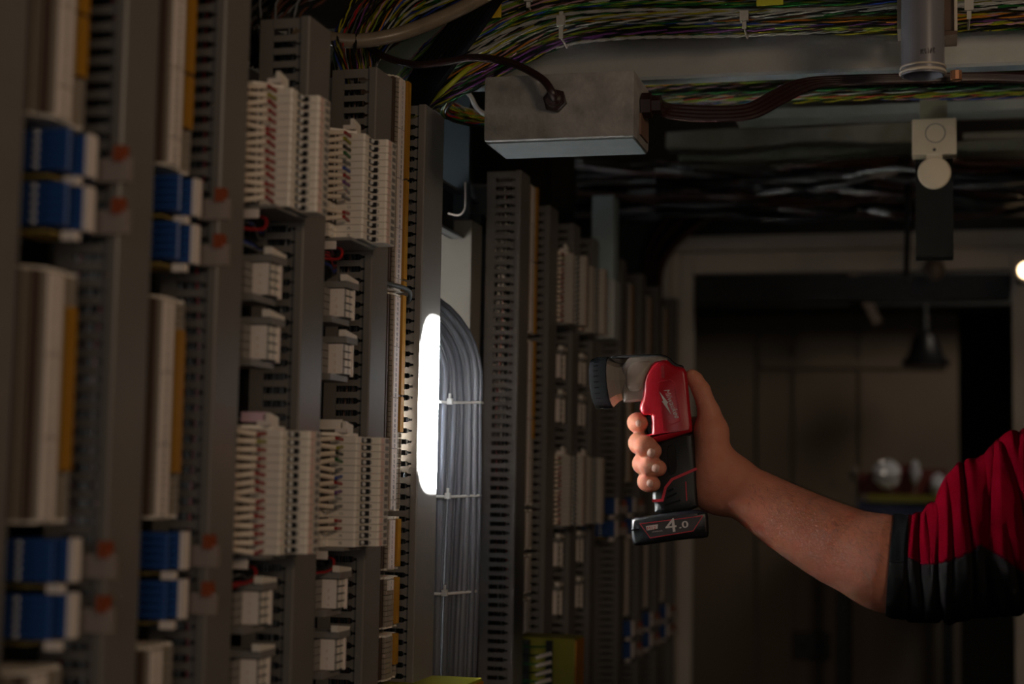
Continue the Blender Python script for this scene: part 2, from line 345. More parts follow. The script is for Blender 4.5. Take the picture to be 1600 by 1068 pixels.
# ------------------------------------------------------------------ stepped beige terminal blocks (two levels), near side at yn
def tall_block(label, yo, z0, z1, n=15, wires=False, bm_=None, cnt=None, group='stepped beige terminal blocks', sleeves=True):
    # yo: near face of the duct that stands behind the block
    d = yo - 1.455; t = thing('terminal_block', label, 'terminal block', (-.574, yo-.085, EZ+z0), group)
    p = (z1-z0)/n; za = EZ+z0
    Y = lambda y: y+d
    base = [(-.574, Y(1.366)), (-.532, Y(1.366)), (-.532, Y(1.384)), (-.507, Y(1.3845)), (-.5055, Y(1.386)), (-.5055, Y(1.3965)), (-.5066, Y(1.3975)), (-.5066, Y(1.4125)), (-.4945, Y(1.413)), (-.493, Y(1.4145)), (-.493, Y(1.4385)), (-.4955, Y(1.440)), (-.516, Y(1.441)), (-.532, Y(1.4425)), (-.574, Y(1.4425))]
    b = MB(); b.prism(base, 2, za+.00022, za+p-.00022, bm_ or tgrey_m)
    b.box(-.573, -.5335, Y(1.3665), Y(1.44), za, za+p, tgrey2_m); b.box(-.534, -.5095, Y(1.3855), Y(1.44), za, za+p, tgrey2_m)
    for y, x, r in ((1.4050, -.5066, .0018),):
        b.box(x-.0002, x+.0003, Y(y)-.0070, Y(y)+.0073, za+.0010, za+p-.0010, black_m); b.box(x, x+.0045, Y(y)+.0070, Y(y)+.0074, za+.0010, za+p-.0010, black_m)  # black sheets paint the shade of the screw recess
        b.lathe([(0, .0019), (.0020, .0019), (.0026, .0012)], (x, Y(y), za+p/2), (1, 0, 0), screw_m, n=8)
    b.lathe([(0, .0021), (.0009, .0021), (.0012, .0015)], (-.532, Y(1.375), za+p/2), (1, 0, 0), screw_m, n=8)
    b.box(-.4931, -.4926, Y(1.4155), Y(1.4235), za+.0006, za+p-.0006, pink_m)
    b.box(-.4931, -.4927, Y(1.427), Y(1.4365), za+.0012, za+p-.0012, tgrey2_m)
    src = b.build('terminal_module', t)
    for i in range(1, n): inst(src, t, (0, 0, i*p))
    num = MB()
    for i in range(n):
        zc = za+p*(i+.5); q = str(n-i)
        digits(num, q, (-.5195, Y(1.3841), zc), (1, 0, 0), (0, 0, 1), .0028, tgrey2_m)
        digits(num, q, (-.5015, Y(1.4123), zc), (1, 0, 0), (0, 0, 1), .0028, tgrey2_m)
    tag(num.build('printed_numbers', t, fix=False), kind='stuff')
    # end bracket with its raised tab
    b = MB(); b.prism([(-.574, Y(1.369)), (-.534, Y(1.369)), (-.514, Y(1.386)), (-.514, Y(1.41)), (-.574, Y(1.41))], 2, za+n*p, za+n*p+.003, tgrey_m)
    b.prism([(Y(1.381), za+n*p+.003), (Y(1.400), za+n*p+.003), (Y(1.400), za+n*p+.0105), (Y(1.381), za+n*p+.0135)], 0, -.519, -.5155, tgrey_m)
    b.build('end_bracket', t)
    b = MB(); b.box(-.574, -.512, Y(1.372), Y(1.438), za-.003, za-.0002, tgrey2_m); b.build('end_plate', t)
    b = MB(); b.box(-.540, -.527, Y(1.372), Y(1.374), za-.011, za-.0035, white_m); b.build('label_holder', t)
    b = MB(); b.box(-.525, -.513, Y(1.378), Y(1.384), za+n*p+.003, za+n*p+.007, white_m); b.build('label_holder', t)
    rail(t, Y(1.385), z0-.02, z1+.006)
    if sleeves:
        cols = ['red', 'yellow', 'red', 'grey', 'purple', 'blue', 'green', 'yellow', 'red', 'red', 'brown', 'white', 'red', 'grey', 'black']
        for i in range(n):
            if cnt and i in cnt: continue
            zc = za+p*(n-i-.5); tl = random.uniform(-.0028, .0024); tl2 = random.uniform(-.001, .001)
            a = Vector((-.5345+tl2, Y(1.3645), zc-tl*.6)); e = Vector((-.5175+tl2, Y(1.3835)-.0035, zc+tl))
            a = Vector((-.5400+tl2, Y(1.3575), zc+tl)); e = Vector((-.5205+tl2, Y(1.3655), zc-tl*.5))
            dk = MB(); dk.box(-.5335, -.5316, Y(1.3653), Y(1.3843), zc-p*.46, zc+p*.46, black_m); dk.build('gap_shade_plate', t)  # black plate stands for the dark gaps between wire markers
            wc = wire_m['red' if wires and i > 1 else cols[(i*7) % 15]]
            w_ = MB(); w_.tube(cat_rom([(-.562, Y(1.335), zc+random.uniform(-.004, .004)), (-.552, Y(1.345), zc+tl+random.uniform(-.002, .002)), a-(e-a)*.1, a], 4), .0011, wire_m[cols[(i*4+3) % 15]], n=6)
            w_.tube([e, e+(e-a)*.12, Vector((-.5185, Y(1.3800), zc)), ], .0017, wc, n=6)
            wo = w_.build('wire', t)
            s = MB(); s.tube([a, e+(e-a)*.05], .00225, sleeve_m, n=8); s.build('wire_marker', wo, smooth=True)
    return t
tall_block('upper beige terminal block with red-tailed wire markers, nearer stack', 1.2785, .2195, .3185, 15, True)
tall_block('lower beige terminal block with red-tailed wire markers, nearer stack', 1.2785, -.0640, .0370, 15, True)
tall_block('upper beige terminal block with bright screws, second stack', 1.455, .2195, .3185, 15, cnt=(10, 13, 14))
tall_block('lower beige terminal block with crooked wire markers, second stack', 1.455, -.0640, .0370, 15, cnt=(10, 13, 14))
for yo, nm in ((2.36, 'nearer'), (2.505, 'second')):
    tall_block(f'blurred upper terminal block of the far rack, {nm} stack', yo, .230, .334, 15, group='far terminal blocks', wires=True, bm_=mat('terminal_far_shaded', (.50, .44, .375), .5))  # terminal grey darkened to stand for the dimmer light back here
    tall_block(f'blurred lower terminal block of the far rack, {nm} stack', yo, -.066, .036, 15, group='far terminal blocks', wires=True, bm_=mat('terminal_far_shaded', (.50, .44, .375), .5))

def small_block(label, yo, z0, z1, n=4, group='small four-way terminal blocks'):
    d = yo-1.455; Y = lambda y: y+d
    t = thing('small_terminal_block', label, 'terminal block', (-.574, Y(1.37), EZ+z0), group)
    p = (z1-z0)/n; za = EZ+z0
    b = MB(); b.prism([(-.574, Y(1.372)), (-.537, Y(1.372)), (-.537, Y(1.3885)), (-.5235, Y(1.389)), (-.5225, Y(1.390)), (-.5225, Y(1.412)), (-.526, Y(1.413)), (-.574, Y(1.43))], 2, za+.0004, za+p-.0004, tgrey2_m)
    b.box(-.573, -.5375, Y(1.3725), Y(1.41), za, za+p, black_m)
    b.box(-.5226, -.5222, Y(1.3915), Y(1.3995), za+.0008, za+p-.0008, tgrey_m); b.box(-.5226, -.5222, Y(1.4015), Y(1.4085), za+.0008, za+p-.0008, tgrey_m)
    src = b.build('terminal_module', t)
    for i in range(1, n): inst(src, t, (0, 0, i*p))
    num = MB(); b = MB(); b.box(-.5368, -.5232, Y(1.3868), Y(1.3884), za+.0005, za+n*p-.0005, white_m); ms = b.build('marker_strip', t)
    for i in range(n): digits(num, str(n-i), (-.5300, Y(1.3866), za+p*(i+.5)), (1, 0, 0), (0, 0, 1), .0026, pink_m)
    tag(num.build('printed_numbers', ms, fix=False), kind='stuff')
    b = MB(); b.box(-.5235, -.521, Y(1.4085), Y(1.4115), za-.001, za+n*p+.001, white_m); b.build('edge_strip', t)
    b = MB(); b.prism([(-.574, Y(1.368)), (-.546, Y(1.368)), (-.546, Y(1.386)), (-.519, Y(1.386)), (-.519, Y(1.416)), (-.574, Y(1.416))], 2, za+n*p+.0005, za+n*p+.0065, tgrey2_m)
    b.prism([(Y(1.384), za+n*p+.0065), (Y(1.416), za+n*p+.0065), (Y(1.416), za+n*p+.0095), (Y(1.384), za+n*p+.0125)], 0, -.526, -.5195, tgrey_m)
    b.build('end_bracket', t)
    b = MB(); b.box(-.574, -.528, Y(1.37), Y(1.416), za-.006, za-.0002, tgrey2_m); b.box(-.574, -.553, Y(1.36), Y(1.38), za-.014, za-.006, tgrey_m); b.build('foot_bracket', t)
    rail(t, Y(1.385), z0-.02, z1+.013)
    for i in range(n):
        zc = za+p*(i+.5); w_ = MB(); w_.tube(cat_rom([(-.562, Y(1.34), zc+.003), (-.556, Y(1.352), zc+.001), (-.5485, Y(1.3605), zc)], 3), .0010, random.choice([wire_m['grey'], wire_m['yellow'], wire_m['red'], wire_m['white']]))
        wo = w_.build('wire', t); s = MB(); s.tube([(-.549, Y(1.3600), zc), (-.541, Y(1.368), zc)], .0026, sleeve_m, n=8); s.build('wire_marker', wo, smooth=True)
for yo, cn in ((1.2785, 'nearer stack'), (1.455, 'second stack')):
    for z0, z1, pos in ((.147, .174, 'first under the upper beige block'), (.094, .1225, 'second under the upper beige block'), (-.1205, -.0935, 'first under the lower beige block'), (-.176, -.1475, 'lowest in view')):
        small_block(f'small grey terminal block with white marker, {cn}, {pos}', yo, z0, z1)
for yo, cn in ((2.36, 'nearer far stack'), (2.505, 'second far stack')):
    for z0, z1, pos in ((.150, .185, 'upper of the pair'), (.085, .12, 'lower of the pair'), (-.125, -.09, 'first below the long block'), (-.195, -.16, 'second below the long block')):
        small_block(f'blurred small terminal block, {cn}, {pos}', yo, z0, z1, group='far small terminal blocks')
# little pink and white labels above the lower stacks, red loops under the upper ones
def single(name, mb, label, cat, group=None, kind=None, **k):
    c = np.array(mb.v).mean(0); o = MB.__new__(MB); o.__dict__ = mb.__dict__
    class P: pass
    me = mb.build(name, None, **k); me.location = Vector(c); v = np.empty(len(me.data.vertices)*3); me.data.vertices.foreach_get('co', v)
    v = v.reshape(-1, 3)-c; me.data.vertices.foreach_set('co', v.ravel()); me.data.update()
    return tag(me, label, cat, group, kind)
for yo, nm in ((1.2785, 'nearer'), (1.455, 'second')):
    d = yo-1.455
    for zz, lv in ((.198, 'upper'), (-.088, 'lower')):
        b = MB()
        b.tube(cat_rom([(-.562, 1.33+d, EZ+zz+.004), (-.545, 1.35+d, EZ+zz+.002), (-.532, 1.37+d, EZ+zz+.001), (-.527, 1.385+d, EZ+zz+.004), (-.527, 1.388+d, EZ+zz+.012), (-.535, 1.39+d, EZ+zz+.015)], 5), .0013, wire_m['red'])
        single('wire_loop', b, f'red wire loop hanging under the {lv} beige block of the {nm} stack', 'wire', 'red wire loops', smooth=True)
b = MB(); b.box(-.541, -.521, 1.206, 1.212, EZ+.043, EZ+.051, mat('pink_label', (.75, .5, .58), .5)); b.box(-.574, -.541, 1.208, 1.211, EZ+.044, EZ+.047, tgrey2_m)
single('pink_label', b, 'small pink label plate above the lower block of the nearer stack', 'label')
b = MB(); b.box(-.574, -.521, 1.382, 1.388, EZ+.043, EZ+.052, tgrey_m)
single('end_stop', b, 'grey end stop above the lower block of the second stack', 'end stop')
# dark wires behind the lower ends of the stacks
for yo, nm in ((1.2785, 'nearer'), (1.455, 'second')):
    d = yo-1.455
    for z, lv in ((.205, 'upper'), (-.078, 'lower')):
        b = MB()
        for i in range(10):
            zz = EZ+z+random.uniform(-.012, .012); yy = 1.34+d
            b.tube(cat_rom([(-.556, yy-.01, zz), (-.549, yy+.02, zz-.002), (-.541, yy+.05, zz+random.uniform(-.006, .004)), (-.55, yy+.085, zz-.004), (-.556, yy+.11, zz)], 4), .0014, wire_m[random.choice(['black', 'black', 'black', 'grey', 'red', 'blue'])])
        single('wire_bunch', b, f'bunch of dark wires under the {lv} beige block of the {nm} stack', 'wires', 'dark wire bunches', 'stuff')
for (d, nm) in ((-.344, 'second strip column'), (-.498, 'nearest strip column'), (0.0, '')):
    if not nm: continue
    b = MB()
    for i in range(26):
        z = EZ+random.uniform(-.25, .38); y0 = 1.455+d+.012
        b.tube([(-.560, y0-.040, z), (-.556, y0-.022, z+random.uniform(-.004, .004)), (-.56, y0-.008, z)], .0011, wire_m[random.choice(['black', 'red', 'grey', 'brown'])], n=5)
# wires seen through the slots of the ducts
def duct_wires(label, yn, yf, n, cols, x0=-.560, x1=-.532):
    b = MB()
    for i in range(n*3):
        x = random.uniform(x0, x1); y = random.uniform(yn+.006, min(yf-.005, yn+.030)); m_ = wire_m[random.choice(cols) if i % 3 == 0 else 'black']
        P = [(x+random.uniform(-.004, .004), y+random.uniform(-.003, .003), EZ+z) for z in np.linspace(-1.3, .39+random.uniform(-.05, .0), 26)]
        b.tube(cat_rom(P, 3), .0012, m_, n=5)
    return single('wires_in_duct', b, label, 'wires', 'wires inside the ducts', 'stuff')
duct_wires('dark wires inside the duct behind the nearer beige stack', 1.2785, 1.327, 14, ['black', 'grey', 'black'])
duct_wires('dark and pale wires inside the duct behind the second beige stack', 1.455, 1.499, 16, ['black', 'grey', 'white', 'black', 'brown'])
duct_wires('grey and black wires inside the duct under the torch spot', 1.613, 1.6785, 16, ['grey', 'black', 'black'])
duct_wires('coloured wires inside the light grey duct beyond the cable bundle', 2.030, 2.078, 22, ['yellow', 'black', 'black', 'red', 'grey', 'green', 'white'])
duct_wires('dark wires inside the duct between the two blue columns', .955, .9995, 12, ['black', 'black', 'red', 'black'])
duct_wires('dark wires inside the duct beyond the second blue column', 1.109, 1.152, 12, ['black', 'black', 'red', 'black'])

# grey wire clip looping over the numbered strip
b = MB(); b.tube(cat_rom([(-.545, 1.535, EZ+.200), (-.531, 1.553, EZ+.197), (-.526, 1.575, EZ+.196), (-.528, 1.597, EZ+.193), (-.536, 1.612, EZ+.186), (-.548, 1.622, EZ+.186)], 8), .0024, mat('grey_jacket', (.10, .11, .11), .5), n=10)
single('jumper_cable', b, 'short grey cable crossing the numbered strip at its break', 'cable', smooth=True)

# ------------------------------------------------------------------ yellow safety modules
yel_m = mat('module_yellow', (.25, .23, .008), .45, var=.05); yo_m = mat('module_orange', (.5, .19, .012), .45)
def yellow_module(label, y0, y1, xf, zt, zb):
    t = thing('yellow_module', label, 'relay module', (-.574, y0, EZ+zb))
    b = MB(); b.box(-.574, xf-.002, y0, y1, EZ+zb, EZ+zt, yel_m); b.build('housing', t, bevel=.0015)
    b = MB(); b.box(xf-.0018, xf, y0+.003, y1-.003, EZ+zb+.003, EZ+zt-.003, yo_m); b.build('front_plate', t)
    for k in range(2):
        x = -.535+k*.032
        b = MB(); b.box(x, x+.009, y0-.004, y0, EZ+zb+.004, EZ+zt-.004, black_m); b.build('terminal_row', t)
    n = int((zt-zb)/.012)
    for i in range(n):
        z = EZ+zt-.012-i*.0115
        b = MB(); b.tube(cat_rom([(-.572, y0-.018, z-.004), (-.55, y0-.022, z+.002), (-.525, y0-.016, z), (-.503, y0-.006, z)], 5), .0013, wire_m['black' if i % 2 else 'green']); wo = b.build('wire', t)
        if i >= 1:
            b = MB(); b.tube([(-.515, y0-.011, z-.003), (-.494, y0-.006, z+.003)], .0028, white_m, n=8); b.build('wire_marker', wo, smooth=True)
    return t
yellow_module('yellow relay module with orange front at the foot of the far rack', 2.145, 2.20, -.462, -.213, -.42)
yellow_module('yellow-green relay module just showing its top below the near rack', 1.560, 1.680, -.462, -.2125, -.42)

# ------------------------------------------------------------------ pale trunking and upright column in the gap
t = thing('trunking', 'pale bluish trunking box beside the far terminal blocks', 'trunking', (-.53, 2.53, EZ+.233))
b = MB(); b.box(-.536, -.499, 2.565, 2.61, EZ+.236, EZ+.47, mat('pale_blue_lit', (.36, .46, .49), .4, var=.08)); b.build('trunking_body', t, bevel=.002)  # bluish light is put into the box colour
b = MB(); b.box(-.538, -.496, 2.563, 2.612, EZ+.232, EZ+.330, mat('pale_grey_cover', (.50, .52, .51), .4)); b.build('trunking_cover', t, bevel=.002)
colm = mat('painted_upright', (.25, .22, .18), .6, var=.12, scale=8, bump=.2, bscale=60)
t = thing('steel_upright', 'pale painted steel upright in the gap between the racks', 'upright', (-.66, 1.98, 0))
p0 = onY(660, 350, 1.98); p1 = onY(737, 350, 1.98)
b = MB(); b.box(p0.x, p1.x, 1.98, 1.99, 0, EZ+.335, colm); b.box(p1.x-.004, p1.x, 1.99, 2.03, 0, EZ+.335, colm); b.build('upright_face', t)
b = MB(); b.box(p0.x, p1.x-.004, 1.975, 1.985, EZ+.335, EZ+.60, mat('blue_grey_paint', (.045, .06, .07), .5, var=.1)); b.build('upper_plate', t)
t = thing('strut_channel', 'dark slotted strut running back behind the grey cable bundle', 'strut', (-.60, 1.70, EZ+.32))
b = MB()
b.box(-.600, -.597, 1.690, 2.05, EZ+.311, EZ+.371, dark_m); b.box(-.600, -.584, 1.690, 2.05, EZ+.368, EZ+.3715, zinc_m); b.box(-.600, -.584, 1.690, 2.05, EZ+.311, EZ+.3145, zinc_m); b.build('channel', t)
for i in range(7):
    b = MB(); b.box(-.5972, -.5966, 1.71+i*.045, 1.732+i*.045, EZ+.336, EZ+.346, black_m); b.build('slot', t)
b = MB(); P = [onY(700, 333, 1.84), onY(716, 336, 1.84), onY(724, 330, 1.84), onY(727, 318, 1.84), onY(727, 285, 1.85)]
b.tube(cat_rom(P, 6), .0013, white_m); single('cable_tie', b, 'loose white cable tie hanging at the strut above the cable bundle', 'cable tie', smooth=True)

# grey cable bundle
t = thing('cable_bundle', 'bundle of grey cables curving down beside the torch spot', 'cable bundle', (-.55, 1.83, EZ-.3))
gm = [mat('cable_grey_%d' % i, c, .45) for i, c in enumerate(((.105, .11, .125), (.085, .09, .105), (.13, .137, .155)))]
k = 0
for row in range(2):
    for i in range(7):
        xi = -.552+i*.0068+random.uniform(-.0008, .0008)+(row == 1)*.0033; yi = 1.749+row*.0075+random.uniform(-.0015, .0015)+.0075*i
        R = xi+.625+(row*.004); zc = EZ+.112-random.uniform(0, .004)
        P = [(xi-.012*max(0, (.0-z))-.002*math.sin(z*9+i), yi, EZ+z) for z in np.linspace(-1.4, .08, 22)]
        P += [(-.625-row*.004+R*math.cos(a), yi+.01*math.sin(a), zc+R*math.sin(a)*1.0) for a in np.linspace(0, math.pi/2, 12)]
        P += [(-.67, yi+.012, zc+R)]
        b = MB(); b.tube([Vector(p) for p in P], .0041, gm[k % 3], n=10); b.build('cable', t, smooth=True, fix=False); k += 1
tie_m = mat('tie_nylon', (.45, .43, .39), .35)
for z in (.088, -.020, -.130):
    xl, xr = -.5560-.012*max(0, -z), -.5075-.012*max(0, -z)
    pts = [(xl, 1.751, 0), (xl+.0045, 1.7445, .000), ((xl+xr)/2, 1.7640, -.001), (xr-.003, 1.788, .0005), (xr+.003, 1.797, .001), (xr-.004, 1.812, .001), (xl+.003, 1.768, 0), (xl, 1.751, 0)]
    b = MB(); P = cat_rom([(p[0], p[1], EZ+z+p[2]) for p in pts], 5)
    b.tube(P, .0018, tie_m, n=6, flat=.6); xm = (xl+xr)/2
    b.box(xm-.003, xm+.003, 1.7590, 1.7655, EZ+z-.0035, EZ+z+.0035, tie_m); b.box(xm-.001, xm+.001, 1.7600, 1.7645, EZ+z-.0035, EZ+z+.009, tie_m)
    b.build('cable_tie', t)

# ------------------------------------------------------------------ overhead beam, trays, wire bundles
beam_m = mat('beam_paint', (.40, .405, .39), .35, var=.10, scale=9, bump=.7, bscale=120)
b = MB(); b.prism([(-.84, 1.745), (1.44, 1.80), (1.44, 1.81), (-.84, 1.755)], 2, EZ+.4545, EZ+.53, beam_m)
b.prism([(-.84, 1.737), (1.44, 1.792), (1.44, 1.815), (-.84, 1.76)], 2, EZ+.4505, EZ+.4545, mat('flange_paint', (.30, .33, .34), .4, var=.1))
single('beam', b, 'painted steel beam crossing the aisle under the coloured wires', 'beam', kind='structure')
t = thing('cable_tray', 'dark cable tray under the ceiling holding the coloured wire bundle', 'cable tray', (0, 1.75, EZ+.53))
b = MB(); b.box(-.84, 1.44, 1.62, 1.95, EZ+.640, EZ+.645, dark_m); b.build('tray_plate', t)
for x in (-.5, .0, .6):
    b = MB(); b.box(x, x+.02, 1.80, 1.82, EZ+.53, EZ+.64, dark_m); b.build('tray_support', t)

def bundle(name, label, ctrl, spread, pairs, r, cols, group=None, step=6, twist=.045, parts=None):
    """ctrl: list of (point, spread scale); twisted pairs of thin wires following it"""
    base = cat_rom([c[0] for c in ctrl], step); sc = np.interp(np.linspace(0, len(ctrl)-1, len(base)), range(len(ctrl)), [c[1] for c in ctrl])
    B = np.array([tuple(p) for p in base]); seg = np.r_[0, np.cumsum(np.linalg.norm(np.diff(B, axis=0), axis=1))]
    T = np.gradient(B, axis=0); T /= np.linalg.norm(T, axis=1)[:, None]
    up = np.array([0, 0, 1.]); S = np.cross(T, up); S /= np.linalg.norm(S, axis=1)[:, None]; V = np.cross(S, T)
    N = max(10, int(seg[-1]/.009)); u = np.linspace(0, seg[-1], N)
    f = lambda A: np.stack([np.interp(u, seg, A[:, k]) for k in range(3)], 1)
    Bu, Su, Vu = f(B), f(S), f(V); scu = np.interp(u, seg, sc); mb = MB()
    for _ in range(pairs):
        a = random.uniform(0, 2*math.pi); q = math.sqrt(random.random()); ox, oz = q*math.cos(a)*spread[0], q*math.sin(a)*spread[1]
        w1, w2, p1, p2 = random.uniform(5, 12), random.uniform(5, 12), random.uniform(0, 6), random.uniform(0, 6)
        ph = random.uniform(0, 6.28); tw = twist*random.uniform(.7, 1.4); c1 = random.choice(cols); c2 = random.choice(cols)
        for k, c in ((0, c1), (math.pi, c2)):
            ang = ph+k+2*math.pi*u/tw
            X = (ox + .12*spread[0]*np.sin(w1*u+p1))*scu + r*np.cos(ang); Z = (oz + .12*spread[1]*np.sin(w2*u+p2))*scu + r*np.sin(ang)
            P = Bu + Su*X[:, None] + Vu*Z[:, None]
            v = []
            for j, (dx, dz) in enumerate(((1, 0), (0, 1), (-1, 0), (0, -1))): v.append(P + (Su*dx+Vu*dz)*r)
            A = np.stack(v, 1).reshape(-1, 3); n0 = N
            F = [(i*4+k2, i*4+(k2+1) % 4, (i+1)*4+(k2+1) % 4, (i+1)*4+k2) for i in range(n0-1) for k2 in range(4)]
            mb.add(A.tolist(), F, wire_m[c])
    o = single(name, mb, label, 'wires', group, 'stuff', smooth=True, fix=False)
    return o
CC = ['yellow']*4+['lime']*3+['green']*3+['white']*3+['purple']+['red', 'orange', 'blue', 'black', 'black', 'black', 'black', 'brown', 'pink']
Yb = 1.70
def c3(px, py, Y, s=1): return (onY(px, py, Y), s)
bundle('wire_bundle', 'thick bundle of twisted yellow, green and white wires above the beam',
       [c3(1850, -6, 1.74), c3(1600, -2, 1.73), c3(1400, 6, 1.72), c3(1150, 12, 1.71), c3(1000, 14, 1.70), c3(880, 24, 1.69, 1.1), c3(790, 52, 1.68, 1.3), c3(715, 92, 1.67, 1.25), c3(650, 140, 1.69, 1.0), c3(600, 200, 1.74, .9)], (.022, .030), 150, .00105, CC)
bundle('wire_bundle', 'upper run of coloured wires above the thick bundle, along the picture top',
       [c3(1850, -55, 1.74), c3(1400, -45, 1.74), c3(1000, -40, 1.73), c3(820, -28, 1.72), c3(700, -8, 1.70), c3(610, 25, 1.66, 1.1), c3(560, 80, 1.62, .8), c3(548, 150, 1.60, .7)], (.03, .028), 80, .0011, CC)
bundle('wire_bundle', 'loose coloured wires hanging beside the left end of the junction box',
       [c3(770, 118, 1.75, .6), c3(735, 122, 1.72, .8), c3(700, 140, 1.70, 1), c3(690, 165, 1.72, 1), c3(720, 180, 1.75, .8), c3(760, 190, 1.80, .6)], (.012, .014), 26, .0011, CC)
bundle('wire_bundle', 'coloured wires dropping behind the second duct top near the beige conduit',
       [c3(590, -30, 1.56, 1), c3(560, 20, 1.53, 1), c3(535, 70, 1.50, .8), c3(545, 130, 1.478, .5), c3(548, 180, 1.478, .4)], (.018, .01), 5, .0011, ['yellow', 'brown', 'blue', 'red', 'black'])
bundle('wire_bundle', 'dark tangle of wires behind the first duct top',
       [c3(520, -30, 1.40, 1), c3(470, -10, 1.36, 1), c3(430, 30, 1.33, .9), c3(420, 100, 1.30, .6)], (.03, .02), 12, .0014, ['black', 'black', 'grey', 'brown', 'black', 'black'])
bundle('wire_bundle', 'second bundle of coloured wires seen under the beam',
       [c3(1850, 118, 2.06), c3(1600, 128, 2.05), c3(1400, 134, 2.04), c3(1200, 142, 2.03), c3(1010, 148, 2.02), c3(860, 160, 2.02)], (.03, .017), 60, .0012, CC+['black']*4)
tape_y = mat('tape_yellow', (.62, .42, .03), .4)
b = MB(); q = onY(768, 14, 1.645); b.box(q.x-.011, q.x+.011, 1.644, 1.646, q.z-.010, q.z+.012, tape_y); single('tape_flag', b, 'orange-yellow tape flag on the wires right of the beige conduit', 'tape')
b = MB(); q = onY(1203, 0, 1.668); b.box(q.x-.014, q.x+.014, 1.667, 1.669, q.z-.006, q.z+.012, mat('tape_lime', (.5, .5, .03), .4)); single('tape_flag', b, 'yellow tape flag on the wire bundle at the top of the picture', 'tape')
for px, y0, y1, nm in ((877, 18, 60, 'nearest the junction box'), (1163, 18, 45, 'midway along'), (1514, 0, 30, 'right of the round pipe'), (826, -10, 12, 'near the orange tape')):
    b = MB(); q0 = onY(px, y0, 1.655 if px < 1000 else 1.675); q1 = onY(px-1, y1, 1.655 if px < 1000 else 1.675)
    b.box(q0.x-.0022, q0.x+.0022, q0.y-.001, q0.y+.001, q1.z, q0.z, tie_m); zc = (q0.z+q1.z)/2+.004; b.box(q0.x-.0045, q0.x+.0045, q0.y-.004, q0.y+.002, zc-.0055, zc+.0055, tie_m)
    pts = [(q0.x, q0.y, q1.z+.001), (q0.x, q0.y+.03, q1.z-.002), (q0.x, q0.y+.06, q0.z)]; b.tube(pts, .0012, tie_m)
    single('cable_tie', b, f'white cable tie on the coloured wires, {nm}', 'cable tie', 'cable ties on the wire bundle')

for j in range(1):
    b = MB()
    for i in range(7):
        b.tube(cat_rom([onY(745+i*7, -15, 1.615), onY(700+i*7, 50, 1.61), onY(655+i*7, 110, 1.61), onY(618+i*6, 175, 1.63)], 6), .0062, mat('rubber_dull', (.006, .006, .006), .95, spec=.05), n=8)
    single('black_cable_band', b, 'band of black cables slanting down behind the conduit to the numbered strip', 'cables', kind='stuff', smooth=True)
# beige conduit, yellow-green cable, brown cable
b = MB(); P = [onY(-40+500, 52, 1.50), onY(512, 60, 1.50), onY(560, 64, 1.51), onY(620, 54, 1.53), onY(680, 32, 1.56), onY(740, 3, 1.59), onY(800, -32, 1.62), onY(860, -75, 1.64)]
b.tube(cat_rom(P, 8), .0076, mat('beige_conduit', (.21, .16, .11), .35, var=.15, scale=60), n=16); single('conduit', b, 'thick beige conduit curving up from the duct tops to the picture top', 'conduit', smooth=True)
b = MB(); P = [onY(600, 215, 1.72), onY(665, 165, 1.66), onY(700, 135, 1.64), onY(735, 105, 1.66), onY(765, 95, 1.70)]
b.tube(cat_rom(P, 8), .0028, mat('earth_cable', (.42, .46, .03), .4), n=10); single('earth_cable', b, 'yellow-green earth cable left of the junction box', 'cable', smooth=True)
b = MB(); P = [onY(800, 190, 1.76), onY(752, 175, 1.73), onY(735, 150, 1.71), onY(722, 135, 1.71)]
b.tube(cat_rom(P, 8), .0030, wire_m['white'], n=10); single('white_cable', b, 'white cable curling to the left end of the junction box', 'cable', smooth=True)
mar_m = mat('maroon_cable', (.027, .011, .010), .35)
# junction box
boxm = mat('box_grey', (.30, .29, .275), .6, var=.32, scale=45, bump=.6, bscale=260)
A, B_, C_ = onY(757, 118, 1.55), onY(996, 112, 1.55), onY(985, 213, 1.55)
t = thing('junction_box', 'grey cast junction box hanging under the coloured wires', 'junction box', ((A.x+C_.x)/2, 1.60, C_.z))
x0, x1, z0, z1 = A.x, C_.x+.0035, C_.z+.0005, A.z-.001
b = MB(); b.box(x0, x1, 1.55, 1.638, z0, z1, boxm); b.build('housing', t, smooth=True, bevel=.0035)
b = MB(); b.box(x0+.002, x1-.002, 1.556, 1.634, z0-.0014, z0+.002, mat('box_underside_tint', (.10, .115, .118), .45, var=.15, scale=30, bump=.2)); b.build('underside_tint_sheet', t)  # thin sheet carries the cool bounce and shade as colour
b = MB(); b.box(x1-.001, x1+.002, 1.58, 1.625, z0+.008, z0+.030, mat('rust_plate', (.16, .09, .06), .7)); b.build('side_plate', t)
q = onY(868, 158, 1.55)
b = MB(); b.lathe([(0, .0125), (.005, .0125), (.0055, .011), (.0075, .0105)], (q.x, 1.5505, q.z), (0, -1, 0), mar_m, n=6); b.lathe([(.007, .0085), (.014, .0080), (.016, .0055)], (q.x, 1.5505, q.z), (0, -1, 0), mar_m, n=20); b.build('gland', t, smooth=True)
b = MB(); b.box(x0+.03, x1-.03, 1.637, 1.76, z0+.03, z0+.036, dark_m); b.box(x0+.03, x1-.03, 1.750, 1.756, z0+.036, EZ+.4506, dark_m); b.build('hanger', t)
b = MB(); P = [onY(560, 62, 1.60), onY(600, 88, 1.60), onY(650, 101, 1.585), onY(700, 96, 1.575), onY(745, 90, 1.565), onY(800, 99, 1.548), onY(845, 122, 1.536), onY(862, 143, 1.532), onY(867, 157, 1.538)]
b.tube(cat_rom(P, 8), .0040, mar_m, n=12); single('maroon_cable', b, 'dark maroon cable arching into the front gland of the junction box', 'cable', smooth=True)
